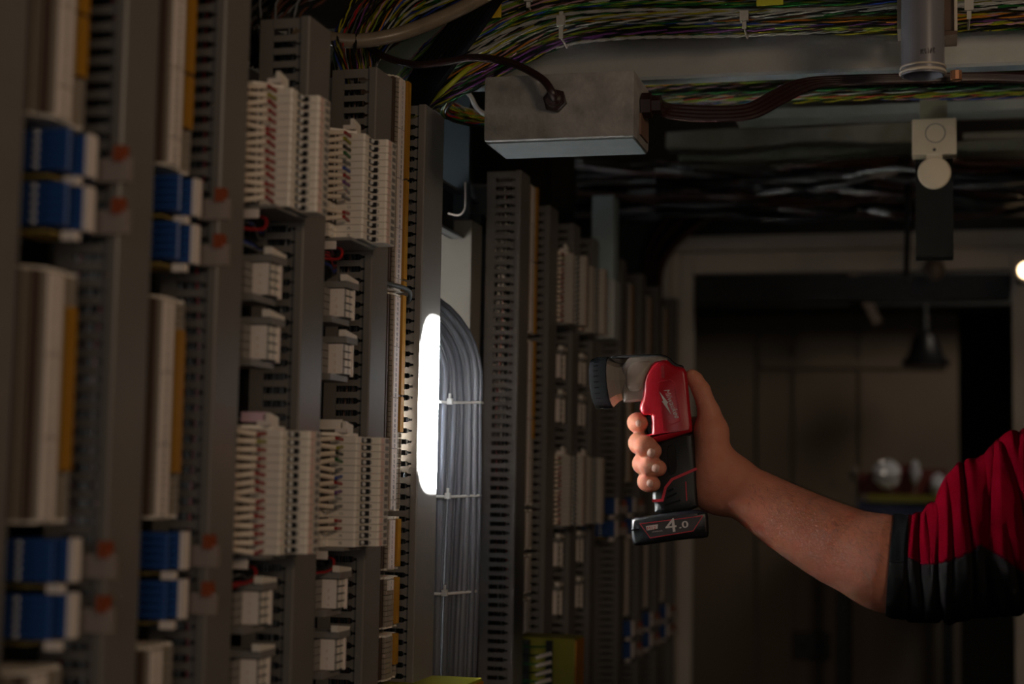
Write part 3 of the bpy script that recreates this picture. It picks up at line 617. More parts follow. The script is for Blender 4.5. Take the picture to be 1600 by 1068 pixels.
b = MB(); b.lathe([(0, .013), (.010, .013), (.011, .010), (.020, .010)], (x1+.001, 1.59, (z0+z1)/2+.006), (1, 0, 0), mar_m, n=6); b.build('gland', t)
for k in range(4):
    b = MB(); dy = k*9
    P = [Vector((x1+.018, 1.59+.004*k, (z0+z1)/2+.010-k*.003)), onY(1050, 166+dy*.62, 1.61), onY(1110, 169+dy*.66, 1.62), onY(1165+k*3, 166+dy*.60, 1.63), onY(1208+k*5, 145+dy*.5, 1.65), onY(1250+k*6, 127+dy*.35, 1.68), onY(1320, 121+k*3, 1.70), onY(1450, 118+k*2.5, 1.72), onY(1560, 117+k*2.5, 1.735), onY(1700, 124+k*2.5, 1.74)]
    b.tube(cat_rom(P, 8), .0030, mar_m, n=8); single('maroon_cable', b, ['topmost', 'second from top', 'third from top', 'lowest'][k]+' of the four maroon cables leaving the right end of the junction box', 'cable', 'maroon cables along the beam', smooth=True)
b = MB(); b.tube([onY(1494, 111, 1.705), onY(1494, 125, 1.705)], .006, mat('copper_clip', (.35, .16, .08), .4, metal=.5), n=10); single('pipe_clip', b, 'copper-coloured clip on the cables right of the round pipe', 'clip')

# round pipe hanging from above
pipe_m = mat('pipe_grey', (.185, .18, .20), .32, var=.04)
q = onY(1442, 128, 1.60); rp = .0208
t = thing('round_pipe', 'grey round pipe end hanging down in front of the beam', 'pipe', (q.x, 1.60, q.z))
zb = q.z+.006
b = MB(); b.lathe([(0, rp-.002), (0, rp), (.35, rp), (.35, rp-.002), (0, rp-.002)], (q.x, 1.60, zb), (0, 0, 1), pipe_m, n=48, cap=False); b.build('tube_body', t, smooth=True)
rb = MB(); P = [(q.x+(rp+.0006)*math.cos(a), 1.60+(rp+.0006)*math.sin(a), zb+.003) for a in np.linspace(0, 2*math.pi, 49)]
rb.tube(P, .0017, mat('pipe_rim', (.62, .55, .45), .35), n=8, cap=False); rb.tube([(p[0], p[1], p[2]+.0052) for p in P], .0010, MATS['pipe_rim'], n=6, cap=False); rb.build('rim', t, smooth=True)
b = MB(); b.lathe([(0, .001), (.0001, rp-.002)], (q.x, 1.60, zb+.03), (0, 0, 1), black_m, n=32, cap=False); b.build('inner_stop', t)
b = MB()
for k, (a0, wd, hh) in enumerate(((-1.95, .14, .0048), (-1.78, .10, .0050), (-1.62, .05, .0055), (-1.53, .12, .0050), (-1.38, .12, .0056))):
    a0 += .28
    for r_ in range(3):
        for c_ in range(3):
            if (r_*3+c_+k) % 4 == 1: continue
            aa = a0+wd*c_/3; ab = aa+wd/3*1.02; z = zb+.0165+k*.0003+hh*r_/3; rr = rp+.00012
            b.add([(q.x+rr*math.cos(u_), 1.60+rr*math.sin(u_), zz) for u_, zz in ((aa, z), (ab, z), (ab, z+hh/3*1.02), (aa, z+hh/3*1.02))], [(0, 1, 2, 3)], ink_m)
b.build('printed_marks', t, fix=False)
t = thing('pipe_bracket', 'dark wood and cream bracket behind the round pipe', 'bracket', (q.x, 1.66, q.z+.05))
wd_m = mat('dark_wood', (.09, .05, .03), .6, var=.2); cr_m = mat('cream_edge', (.55, .48, .38), .5)
a = onY(1402, 48, 1.66); c_ = onY(1496, 50, 1.66)
b = MB(); b.box(a.x, a.x+.010, 1.655, 1.70, a.z, a.z+.2, cr_m); b.build('side_strip', t)
b = MB(); b.box(c_.x-.003, c_.x, 1.655, 1.70, c_.z, c_.z+.2, cr_m); b.build('side_strip', t)
b = MB(); b.box(c_.x-.016, c_.x-.003, 1.66, 1.70, c_.z+.002, c_.z+.2, wd_m); b.build('wood_strip', t)
b = MB(); b.box(c_.x-.018, c_.x, 1.654, 1.70, c_.z-.004, c_.z, wd_m); b.build('foot', t)

# ------------------------------------------------------------------ farther overhead things
pale_m = mat('tray_pale', (.30, .31, .27), .5, var=.2, scale=10); green_m = mat('tray_greenish', (.22, .22, .13), .55, var=.35, scale=12, col2=(.36, .37, .33))
def bar(label, pxa, ya, pxb, yb_, Y, m, d=.05, name='cable_tray', cat='cable tray', curve=0):
    a = onY(pxa, ya, Y); c = onY(pxb, yb_, Y); c.z = onY(pxa, yb_, Y).z; b = MB(); n = 12
    top = []; bot = []
    for i in range(n+1):
        x = a.x+(c.x-a.x)*i/n; s = math.sin(i/n*9+Y*7)*curve; top.append((x, a.z+s*.4)); bot.append((x, c.z-s))
    b.prism(top+bot[::-1], 1, Y, Y+d, m)
    return single(name, b, label, cat)
bar('pale narrow tray edge just below the second wire bundle', 1150, 172, 1700, 188, 2.25, pale_m)
bar('greenish tray underside with wavy lower edge, behind the square plate', 1040, 206, 1430, 232, 2.60, green_m, curve=.004)
bar('lower greenish tray strip behind the square plate', 1060, 236, 1700, 250, 2.66, mat('tray_green_dark', (.13, .14, .10), .6, var=.3, scale=10), curve=.005)
bar('short pale bar under the greenish tray', 1085, 254, 1200, 262, 2.9, pale_m)
bar('dim pale bar right of the square plate', 1505, 208, 1640, 218, 2.7, pale_m)
bar('dim high crossbar right of the square plate', 1480, 168, 1750, 178, 2.35, mat('tray_brown', (.2, .17, .13), .6))
for k, (y, Y) in enumerate(((272, 3.0), (300, 3.1), (325, 3.25))):
    b = MB()
    for j in range(12):
        P = [onY(px, y+random.uniform(-16, 16)+6*math.sin(px/130+j), Y+random.uniform(-.05, .05)) for px in range(900, 1901, 125)]
        b.tube(cat_rom(P, 3), .006, wire_m[random.choice(['black', 'black', 'black', 'brown', 'grey'])], n=6)
    single('dark_cable_run', b, ['black cable run crossing above the doorway, highest', 'black cable run crossing above the doorway, second', 'black cable run crossing above the doorway, third', 'black cable run just above the door frame'][k], 'cables', 'dark cable runs', 'stuff')
b = MB()
for j in range(9):
    P = [onY(1040-j*2, 560, 3.45), onY(1030-j*3, 470, 3.45), onY(1035-j*3, 410-j*4, 3.42), onY(1075-j*2, 362-j*6, 3.38), onY(1130, 330-j*7, 3.3), onY(1220, 312-j*6, 3.2)]
    b.tube(cat_rom(P, 6), .008, wire_m['black' if j % 3 else 'brown'], n=8)
single('dark_cable_bend', b, 'thick dark cables bending down at the upper left corner of the door frame', 'cables', kind='stuff', smooth=True)
plate2 = mat('ivory_plate', (.56, .47, .33), .45)
Y = 2.05
a, c = onY(1425, 186, Y), onY(1495, 240, Y)
t = thing('ceiling_bracket_post', 'dark square post hanging behind the ivory plate and disc', 'post', (c.x-.03, Y+.03, c.z))
p0, p1 = onY(1430, 235, Y+.03), onY(1490, 400, Y+.03)
b = MB(); b.box(p0.x, p1.x, Y+.03, Y+.07, p1.z, p0.z+.04, mat('post_brown', (.006, .005, .004), .9, spec=.05)); b.build('post_body', t)
p0, p1 = onY(1437, 150, Y+.03), onY(1480, 190, Y+.03)
b = MB(); b.box(p0.x, p1.x, Y+.03, Y+.06, p1.z-.02, EZ+1.0, mat('strap_ochre', (.26, .24, .15), .5, var=.2)); b.build('hanger_strap', t)
t = thing('square_plate', 'ivory square plate with a round disc hanging under it', 'plate', ((a.x+c.x)/2, Y, c.z))
b = MB(); b.box(a.x, c.x, Y, Y+.03, c.z, a.z, plate2); b.build('plate_body', t, bevel=.0015)
cx, cz = (a.x+c.x)/2, (a.z+c.z)/2
b = MB(); P = [(cx+.0012+.012*math.cos(u), Y-.0002, cz+.004+.012*math.sin(u)) for u in np.linspace(0, 6.2832, 33)]; b.tube(P, .0006, tgrey2_m, n=6, cap=False); b.build('round_knockout', t)
b = MB(); b.lathe([(0, .002), (.001, .002)], (cx, Y, c.z+.006), (0, -1, 0), ink_m, n=12); b.build('screw', t)
q = onY(1460, 269, Y)
b = MB(); b.box(q.x-.010, q.x+.010, Y+.004, Y+.010, q.z+.010, c.z+.002, plate2); b.build('neck', t)
b = MB(); b.lathe([(0, .0195), (.008, .0205), (.010, .019), (.0105, .005)], (q.x, Y+.012, q.z), (0, -1, 0), plate2, n=40); b.build('disc', t, smooth=True)
b = MB(); q0, q1 = onY(1418, 235, 3.0), onY(1416, 436, 3.0); b.tube([q0+Vector((0, 0, .4)), q0, (q0+q1)/2+Vector((.002, 0, 0)), q1], .0055, black_m, n=8); b.ellipsoid(q1, (.009, .009, .012), black_m)
single('ceiling_wire', b, 'thin black cord hanging in front of the doorway lintel', 'cord', smooth=True)
b = MB(); q = onY(1460, 420, 3.525); b.ellipsoid(q, (.022, .022, .026), mat('smoky_glass', (.22, .17, .14), .3), 16, 10); b.lathe([(0, .018), (.03, .018)], (q.x, q.y, q.z+.010), (0, 1, 0), dark_m, n=16)
single('unlit_bulb', b, 'small unlit round lamp over the doorway below the dark post', 'lamp', smooth=True)

# ------------------------------------------------------------------ doorway and back room
YD = 3.60; frame_m = mat('frame_paint', (.80, .72, .63), .5, var=.1, scale=6)
L = onY(1086, 600, YD).x; Rr = onY(1580, 600, YD).x; H = onY(1330, 428, YD).z
b = MB(); b.box(-.9, L-.03, YD, YD+.12, 0, EZ+1, room_m); b.box(Rr+.03, 1.45, YD, YD+.12, 0, EZ+1, room_m); b.box(L-.03, Rr+.03, YD, YD+.12, H+.03, EZ+1, room_m)
tag(b.build('wall_far'), kind='structure')
t = thing('door_1', None, None, ((L+Rr)/2, YD, 0)); t['kind'] = 'structure'
for k, (o, wd, d, m_) in enumerate(((0, .030, .035, frame_m), (.030, .020, .022, frame_m), (.050, .035, .045, frame_m))):
    b = MB(); b.box(L-o-wd, L-o-.002, YD-d, YD, 0, H+o+wd, m_); b.build('door_frame', t)
    b = MB(); b.box(Rr+o+.002, Rr+o+wd, YD-d, YD, 0, H+o+wd, m_); b.build('door_frame', t)
    b = MB(); b.box(L-o, Rr+o, YD-d, YD, H+o+.002, H+o+wd, m_); b.build('door_frame', t)
b = MB(); b.box(L, Rr, YD+.04, YD+.08, H-.055, H, dark_m); b.build('transom', t)
YB = 5.0
x0, x1, zt = onY(1000, 500, YB).x, onY(1497, 500, YB).x, onY(1300, 492, YB).z
wallb = mat('back_room_paint', (.28, .22, .165), .8, var=.08, scale=3)
b = MB(); b.box(-.84, x1, YB, YB+.1, 0, zt, wallb); tag(b.build('wall_partition'), kind='structure')
b = MB(); b.box(-.84, 1.44, YB-.25, YB+.3, zt, EZ+1, plate_m); tag(b.build('trim_1'), kind='structure')
b = MB(); b.box(-.85, 1.45, 6.4, 6.45, 0, EZ+1, room_m); tag(b.build('wall_end'), kind='structure')
for k, px in enumerate((1186, 1242, 1345)):
    q = onY(px, 700, YB); b = MB(); b.box(q.x-.004, q.x+.004, YB-.008, YB, .02, zt-.05, mat('batten', (.20, .17, .14), .7)); b.box(q.x-.003, q.x+.003, YB-.010, YB-.008, .05, zt-.1, wallb)
    tag(b.build('trim_%d' % (k+2)), kind='structure')
a, c = onY(1190, 560, YB), onY(1480, 575, YB)
b = MB(); b.box(a.x, c.x, YB-.015, YB, c.z, a.z, wallb); tag(b.build('trim_5'), kind='structure')
b = MB(); q0, q1 = onY(1330, 420, 4.735), onY(1372, 505, 4.735); b.tube([q0, q1], .018, mat('brace', (.2, .15, .12), .6), n=4); single('diagonal_brace', b, 'diagonal brown brace under the dark soffit seen through the doorway', 'brace')
q = onY(1446, 550, 4.7)
b = MB(); b.lathe([(0, .066), (.012, .068), (.03, .050), (.06, .040), (.085, .034), (.10, .012), (.20, .004)], (q.x, 4.7, q.z-.04), (0, 0, 1), black_m, n=24); single('hanging_bell_lamp', b, 'dark bell-shaped lamp hanging in the back room', 'lamp', smooth=True)
YS = 4.75
t = thing('work_table', 'dark work table in the back room under the blue bin', 'table', (onY(1410, 850, YS).x, YS, 0))
a, c = onY(1300, 838, YS), onY(1500, 845, YS)
b = MB(); b.box(a.x, c.x, YS-.15, YS+.2, c.z-.02, a.z, mat('table_dark', (.05, .045, .045), .6)); b.build('table_top', t)
for x in (a.x+.02, c.x-.05):
    for y in (YS-.13, YS+.15): b = MB(); b.box(x, x+.03, y, y+.03, 0, c.z-.02, dark_m); b.build('leg', t)
za = a.z
p, q = onY(1342, 782, YS), onY(1492, 836, YS)
t = thing('blue_bin', 'blue plastic bin with yellow rim in the back room', 'bin', ((p.x+q.x)/2, YS, za))
b = MB(); b.prism([(p.x+.01, za), (q.x-.01, za), (q.x, p.z), (p.x, p.z)], 1, YS-.09, YS+.10, mat('bin_blue', (.03, .05, .14), .5)); b.build('bin_body', t)
b = MB(); b.box(p.x+.03, q.x+.01, YS-.10, YS+.11, p.z, p.z+.020, mat('bin_yellow', (.28, .26, .03), .5)); b.build('rim', t)
p2, q2 = onY(1343, 735, YS), onY(1480, 772, YS)
for k, (u0, u1, hh) in enumerate(((0, .35, .7), (.38, .62, 1.0), (.65, 1, .85))):
    b = MB(); xa = p2.x+(q2.x-p2.x)*u0; xb = p2.x+(q2.x-p2.x)*u1; b.box(xa, xb, YS-.04, YS+.08, p.z+.0205, p.z+.02+(p2.z-p.z)*hh, mat('box_red_dull', (.16, .03, .025), .6)); single('red_package', b, ['dull red package in the blue bin, beneath the brightest plastic bag', 'tallest dull red package standing in the blue bin', 'dull red package in the blue bin nearest the red sleeve'][k], 'package')
bag_m = mat('clear_bag', (.92, .93, 1), .12, trans=0, coat=1, bump=1, bscale=40)
for px, py, rx, rz, nm in ((1385, 740, .036, .036, 'large crumpled clear bag gleaming on the red packages'), (1430, 737, .014, .030, 'narrow crumpled clear bag beside the large one'), (1466, 758, .020, .030, 'crumpled clear bag next to the red sleeve'), (1334, 738, .012, .02, 'small pale wad left of the large clear bag')):
    q = onY(px, py, YS-.06); b = MB(); b.ellipsoid(q, (rx, .03, rz), bag_m if px != 1334 else mat('pale_wad', (.35, .3, .25), .6), 20, 12, jit=.22); single('plastic_bag', b, nm, 'bag')
a, c = onY(1240, 985, YB), onY(1298, 1030, YB)
t = thing('wall_socket', 'dark twin socket box low on the back room wall', 'socket', ((a.x+c.x)/2, YB, c.z))
b = MB(); b.box(a.x, c.x, YB-.03, YB, c.z, a.z, mat('socket_dark', (.07, .06, .055), .5)); b.build('socket_body', t, bevel=.004)
for k in (0, 1): b = MB(); b.lathe([(0, .016), (.004, .016)], (a.x+(c.x-a.x)*(.28+.44*k), YB-.03, (a.z+c.z)/2), (0, -1, 0), black_m, n=20); b.build('socket_face', t)
lampm = mat('lamp_glow', (1, .8, .55), .5, emit=(1, .68, .38), es=6)
q = onY(1604, 422, 3.4)
t = thing('wall_lamp', 'small warm glowing lamp beside the right door jamb', 'lamp', (q.x, 3.4, q.z))
b = MB(); b.ellipsoid(q, (.017, .017, .017), lampm, 16, 10); b.build('bulb', t, smooth=True)
b = MB(); b.lathe([(0, .022), (.012, .022), (.014, .012), (.19, .010), (.20, .03)], (q.x, 3.41, q.z), (0, 1, 0), dark_m, n=16); b.build('lamp_holder', t)

# ------------------------------------------------------------------ the torch
YT = 1.68
def TP(px, py, dy=0): return onY(px, py, YT+dy)
t = thing('handheld_torch', 'red and black cordless torch with grey head, held in the hand', 'torch', TP(1050, 845))
torch = t
def chaikin(P, n=1):
    P = [Vector(p) for p in P]
    for _ in range(n):
        Q = []
        for i in range(len(P)):
            a, b = P[i], P[(i+1) % len(P)]; Q += [a*.8+b*.2, a*.2+b*.8]
        P = Q
    return P
def puffy(P, half, m, ins=4.5, n=1, dy0=0, back=None):
    P = chaikin(P, n); N = len(P); A = sum(P[i].x*P[(i+1) % N].y-P[(i+1) % N].x*P[i].y for i in range(N)); sg = 1 if A > 0 else -1
    nr = []
    for i in range(N):
        e1 = (P[i]-P[i-1]).normalized(); e2 = (P[(i+1) % N]-P[i]).normalized(); t_ = (e1+e2).normalized(); nr.append(Vector((-t_.y, t_.x))*sg)
    back = half if back is None else back
    L = [(-half, 1), (-half+.0010, .55), (-half+.0030, .16), (-half+.0060, 0), (back-.006, 0), (back-.0030, .16), (back-.0010, .55), (back, 1)]
    mb = MB(); v = []
    for dy, k in L: v += [TP((P[i]+nr[i]*ins*k).x, (P[i]+nr[i]*ins*k).y, dy+dy0) for i in range(N)]
    f = [tuple(range(N)), tuple(range((len(L)-1)*N, len(L)*N))[::-1]] + [(j*N+i, (j+1)*N+i, (j+1)*N+(i+1) % N, j*N+(i+1) % N) for j in range(len(L)-1) for i in range(N)]
    mb.add(v, f, m); return mb
def flatpoly(P, dy, th, m):
    mb = MB(); N = len(P); v = [TP(x, y, d) for d in (dy, dy+th) for x, y in P]
    mb.add(v, [tuple(range(N)), tuple(range(N, 2*N))[::-1]] + [(i, N+i, N+(i+1) % N, (i+1) % N) for i in range(N)], m); return mb
def ribbon(P, wd, dy, th, m, closed=False, mb=None):
    mb = mb or MB(); P = [Vector(p) for p in P]; N = len(P); a = []; b = []
    for i in range(N):
        p0 = P[i-1] if (closed or i) else P[0]; p1 = P[(i+1) % N] if (closed or i < N-1) else P[-1]
        e1 = (P[i]-p0).normalized() if (P[i]-p0).length else (p1-P[i]).normalized(); e2 = (p1-P[i]).normalized() if (p1-P[i]).length else e1
        tt = (e1+e2).normalized(); nn = Vector((-tt.y, tt.x)); k = 1/max(.5, nn.dot(Vector((-e1.y, e1.x)))); a.append(P[i]+nn*wd/2*k); b.append(P[i]-nn*wd/2*k)
    for i in range(N if closed else N-1):
        j = (i+1) % N; q = [a[i], a[j], b[j], b[i]]
        v = [TP(p.x, p.y, d) for d in (dy, dy+th) for p in q]
        mb.add(v, [(0, 1, 2, 3), (7, 6, 5, 4)] + [(u, 4+u, 4+(u+1) % 4, (u+1) % 4) for u in range(4)], m)
    return mb
def text_mesh(name, txt, px, py, hpx, ang, m, dy, parent, shear=0, wx=1, ext=.0004, space=1):
    cu = bpy.data.curves.new(name, 'FONT'); cu.body = txt; cu.size = 1; cu.shear = shear; cu.space_character = space; cu.resolution_u = 3
    o = bpy.data.objects.new(name, cu); COL.objects.link(o); bpy.context.view_layer.update()
    me = bpy.data.meshes.new_from_object(o.evaluated_get(bpy.context.evaluated_depsgraph_get())); bpy.data.objects.remove(o)
    ca, sa = math.cos(math.radians(ang)), math.sin(math.radians(ang)); org = parent_loc(parent); k = hpx/.70
    for v in me.vertices:
        x, y = v.co.x*k*wx, v.co.y*k; v.co = TP(px+x*ca+y*sa, py-(-x*sa+y*ca)*1.0, dy) - org
    me.materials.clear(); me.materials.append(m); o = bpy.data.objects.new(name, me); COL.objects.link(o); o.parent = parent
    bm = bmesh.new(); bm.from_mesh(me)
    for f in bm.faces:
        if f.normal.y > 0: f.normal_flip()
    bm.to_mesh(me); bm.free(); return o
red_m = mat('torch_red', (.42, .006, .018), .32, bump=.15, bscale=900); tblack = mat('torch_rubber', (.011, .011, .012), .42, bump=.35, bscale=1500)
gloss_b = mat('torch_gloss_black', (.012, .013, .016), .16); headg = mat('torch_head_grey', (.30, .26, .225), .36, metal=.15); headb = mat('torch_head_bronze', (.38, .31, .26), .40, metal=.15)
smoke = mat('battery_black', (.012, .012, .014), .28, bump=.2, bscale=900); print_m = mat('silver_print', (.62, .58, .57), .4); redline = mat('red_line', (.60, .02, .04), .35)
AX = Vector((-1, 0, -.10)).normalized(); C0 = TP(941, 598.5)
hd = MB(); hd.lathe([(-.040, .015), (-.036, .0205), (-.022, .0195), (-.017, .0210), (-.0105, .0262), (-.0090, .0272)], C0, AX, headg, n=8, up=Vector((-.1, 0, 1)).normalized()*1.0)
h_o = hd.build('torch_head', t)
P = [(972, 558), (1030, 555), (1046, 560), (1040, 600), (1012, 626), (994, 627), (984, 629), (972, 628)]
puffy(P, .0185, headg, ins=5, n=1).build('head_shroud', t, smooth=True)
P = [(990, 564), (1022, 562), (1008, 590), (1004, 612), (984, 612), (977, 600), (977, 578)]
puffy(P, .0225, headb, ins=5, n=2).build('head_panel', t, smooth=True)
b = MB(); b.lathe([(-.0100, .0262), (-.0095, .0276), (.0060, .0276), (.0085, .0268), (.0088, .0240), (.0060, .0236), (.0040, .0236)], C0, AX, mat('bezel_black', (.006, .006, .007), .3, spec=.25), n=56, cap=False); bz = b.build('bezel', t, smooth=True)
b = MB()
for k in range(28):
    a = 2*math.pi*k/28; u = Vector((0, 1, 0)); v_ = AX.cross(u); p = C0+(u*math.cos(a)+v_*math.sin(a))*.0276
    b.tube([p+AX*-.0015, p+AX*.0035], .0008, gloss_b, n=5)
b.build('bezel_grips', bz)
b = MB(); b.lathe([(.0040, .001), (.0041, .0236)], C0, AX, mat('torch_lens', (1, 1, 1), .2, emit=(.85, .93, 1), es=12), n=40, cap=False); b.build('lens', t)
P = [(955, 555.5), (1030, 552.5), (1044, 556), (1056, 568), (1068, 571), (1069, 576), (1052, 574), (1040, 563), (955, 560)]
puffy(P, .0150, tblack, ins=1.5, n=1).build('top_bumper', t, smooth=True)
RB = [(1019.3, 565), (1041.6, 560.9), (1052.7, 571.4), (1068.6, 573.9), (1073.4, 582.5), (1078, 631.8), (1082.3, 672), (1080, 675), (1030, 691), (1023, 690), (1011, 684), (1009.5, 679), (1018, 677), (1018, 674), (1017.5, 652), (1017, 648.4), (1003, 648), (998.6, 636.6), (1005, 616), (1005, 592)]
puffy(RB, .0235, red_m, ins=6, n=1).build('red_body', t, smooth=True)
SD = -.0236
ribbon([(1027, 601), (1029.5, 596), (1048, 593), (1054, 598)], 1.5, SD-.0007, .0012, red_m).build('body_ridge', t)
ribbon([(1054.5, 600), (1063, 657), (1037, 668.5)], 1.5, SD-.0007, .0012, red_m).build('body_ridge', t)
ribbon([(1027.5, 603), (1033, 634), (1036, 666)], 1.0, SD-.0006, .0010, red_m).build('body_ridge', t)
ribbon([(1035, 571), (1036, 590)], 5, SD-.0003, .0006, mat('torch_red_dark', (.30, .006, .012), .5)).build('body_vent', t)
text_mesh('logo_lettering', 'Milwaukee', 1037, 608.5, 8.5, 68, print_m, SD-.0006, t, shear=.35, wx=.93)
flatpoly([(1030, 611), (1036.5, 626), (1034, 626.5), (1048.5, 647), (1042, 630), (1044.5, 629)], SD-.0006, .0005, print_m).build('logo_bolt', t)
P = [(1008.5, 648), (1020, 647), (1021, 679), (1012.5, 680), (1009.5, 670)]
puffy(P, .0085, tblack, ins=2, n=1).build('switch', t, smooth=True)
GP = [(1026, 690), (1082, 671), (1085, 700), (1088, 735), (1089.5, 770), (1091, 797), (1023, 803), (1023, 786), (1019.5, 783), (1019.5, 770), (1022, 765), (1021, 740), (1022, 710)]
puffy(GP, .0205, tblack, ins=6, n=1).build('grip', t, smooth=True)
puffy([(1040, 696), (1056, 691), (1060, 738), (1044, 745)], .0212, mat('grip_pad', (.012, .012, .013), .6, bump=1, bscale=3000), ins=2, n=1).build('grip_pad', t, smooth=True)
ribbon([(1089, 731.5), (1050, 748.5), (1040, 761), (1035, 781), (1019, 782)], 4.2, -.0212, .0042, redline).build('red_trim', t)
ribbon([(1071.5, 752), (1073, 782)], 1.6, -.0209, .001, redline).build('red_slit', t)
rb = MB()
for a, c in (((1042, 777), (1057, 770)), ((1040.5, 788), (1063, 781)), ((1043, 767), (1052, 763))): ribbon([a, c], 3.0, -.0222, .0025, gloss_b, mb=rb)
rb.build('neck_ribs', t)
BT = [(985.5, 812), (995, 807), (1030, 802), (1099, 794.5), (1106, 800), (1108, 835), (1104, 840), (1070, 842), (995, 853), (987.5, 848)]
bt = puffy(BT, .0262, smoke, ins=5, n=1).build('battery', t, smooth=True)
flatpoly([(1000, 818), (1098, 805.5), (1083, 829), (1016, 840)], -.0266, .0006, mat('label_black', (.025, .022, .024), .35)).build('battery_label', bt)
ribbon([(1000, 818), (1098, 805.5), (1083, 829), (1016, 840)], 1.2, -.0268, .0004, redline, closed=True).build('label_outline', bt)
ribbon([(986, 828), (999, 826)], 2.2, -.0266, .002, gloss_b).build('battery_latch', bt); ribbon([(1090, 803), (1104, 801)], 2.2, -.0266, .002, gloss_b).build('battery_latch', bt)
SB = -.0272
flatpoly([(1009, 821.5), (1028, 818.5), (1027.5, 825.5), (1010.5, 828.5)], SB+.0002, .0003, mat('badge_grey', (.62, .56, .54), .4)).build('badge', bt)
text_mesh('badge_lettering', 'M12', 1010.5, 827.8, 5.0, -7, redline, SB, bt, wx=1.18)
text_mesh('small_lettering', 'LITHIUM-ION', 1019, 831.5, 1.9, -7, print_m, SB, bt)
def fat(o, k):                                   # bold the digits by thickening outwards
    pass
text_mesh('capacity_digit', '4', 1040.2, 831.8, 21.5, -7, print_m, SB, bt, wx=1.22)
text_mesh('capacity_digit', '4', 1041.2, 831.6, 21.0, -7, print_m, SB-.00005, bt, wx=1.2)
text_mesh('capacity_digit', '.0', 1060.5, 825.2, 10.5, -7, print_m, SB, bt, wx=1.45)
text_mesh('capacity_digit', '.0', 1061.2, 825.0, 10.5, -7, print_m, SB-.00005, bt, wx=1.45)
lp = C0+AX*.0125
TORCH_SPOT = lamp('torch_beam', 'SPOT', lp, (-.52, 1.677, lp.z-.0175), 1400.0, (.86, .94, 1), spot_size=math.radians(120), spot_blend=1, shadow_soft_size=.006)
TORCH_SPOT.data.use_nodes = True; lt = TORCH_SPOT.data.node_tree; em = lt.nodes['Emission']; tcl = lt.nodes.new('ShaderNodeTexCoord'); sp = lt.nodes.new('ShaderNodeSeparateXYZ')
lt.links.new(tcl.outputs['Normal'], sp.inputs[0])
def lm(op, a, b=None, c=None):                   # added mask cuts the beam to a rounded rectangle, with weak spill around it
    n = lt.nodes.new('ShaderNodeMath'); n.operation = op
    for k, v in enumerate((a, b, c)):
        if v is None: continue
        if isinstance(v, (int, float)): n.inputs[k].default_value = v
        else: lt.links.new(v, n.inputs[k])
    return n.outputs[0]
az = lm('ABSOLUTE', sp.outputs[2])
uu = lm('ABSOLUTE', lm('DIVIDE', sp.outputs[0], az)); vv = lm('ABSOLUTE', lm('DIVIDE', sp.outputs[1], az))
q_ = lm('ADD', lm('POWER', lm('DIVIDE', uu, .365), 4.0), lm('POWER', lm('DIVIDE', vv, .515), 4.0))
mk_ = lt.nodes.new('ShaderNodeMapRange'); mk_.interpolation_type = 'SMOOTHSTEP'; lt.links.new(q_, mk_.inputs['Value'])
for k, v in (('From Min', .85), ('From Max', 1.20), ('To Min', 1.0), ('To Max', .0003)): mk_.inputs[k].default_value = v
lt.links.new(lm('MAXIMUM', mk_.outputs[0], lm('DIVIDE', .0012, lm('MAXIMUM', q_, 1.0))), em.inputs['Strength'])

# ------------------------------------------------------------------ hand and arm (one continuous surface from a distance field)
def surface_nets(D, org, h):
    S = D < 0; nx, ny, nz = D.shape
    cell = np.zeros((nx-1, ny-1, nz-1), np.int8)
    for dx in (0, 1):
        for dy in (0, 1):
            for dz in (0, 1): cell += S[dx:nx-1+dx, dy:ny-1+dy, dz:nz-1+dz]
    act = (cell > 0) & (cell < 8); idx = np.argwhere(act); vid = -np.ones(act.shape, np.int64); vid[act] = np.arange(len(idx))
    acc = np.zeros((len(idx), 3)); cnt = np.zeros(len(idx)); cs = [(a, b, c) for a in (0, 1) for b in (0, 1) for c in (0, 1)]
    for i, p in enumerate(cs):
        for q in cs[i+1:]:
            if sum(abs(p[k]-q[k]) for k in range(3)) != 1: continue
            a = D[idx[:, 0]+p[0], idx[:, 1]+p[1], idx[:, 2]+p[2]]; b = D[idx[:, 0]+q[0], idx[:, 1]+q[1], idx[:, 2]+q[2]]
            mk = (a < 0) != (b < 0); tt = a[mk]/(a[mk]-b[mk]); acc[mk] += np.array(p)+(np.array(q)-np.array(p))*tt[:, None]; cnt[mk] += 1
    V = org+(idx+acc/cnt[:, None])*h; F = []
    for ax in range(3):
        sl0 = [slice(None)]*3; sl1 = [slice(None)]*3; sl0[ax] = slice(0, -1); sl1[ax] = slice(1, None)
        a = S[tuple(sl0)]; b = S[tuple(sl1)]; e = np.argwhere(a != b); o1, o2 = [k for k in range(3) if k != ax]
        ok = (e[:, o1] > 0) & (e[:, o2] > 0) & (e[:, o1] < act.shape[o1]) & (e[:, o2] < act.shape[o2]); e = e[ok]
        fl = a[tuple(e.T)]; q = []
        for d1, d2 in ((0, 0), (1, 0), (1, 1), (0, 1)):
            c = e.copy(); c[:, o1] -= d1; c[:, o2] -= d2; q.append(vid[tuple(c.T)])
        q = np.stack(q, 1); flip = fl if ax != 1 else ~fl; q[~flip] = q[~flip][:, ::-1]; F.append(q)
    return V, np.concatenate(F)
H_ = .0014
O_ = np.array([-.345, 1.545, EZ-.135]); N_ = (np.array([.490, .225, .275])/H_).astype(int)
GX = (O_[0]+np.arange(N_[0])*H_).astype(np.float32)[:, None, None]; GY = (O_[1]+np.arange(N_[1])*H_).astype(np.float32)[None, :, None]; GZ = (O_[2]+np.arange(N_[2])*H_).astype(np.float32)[None, None, :]
BIG = np.float32(.05)
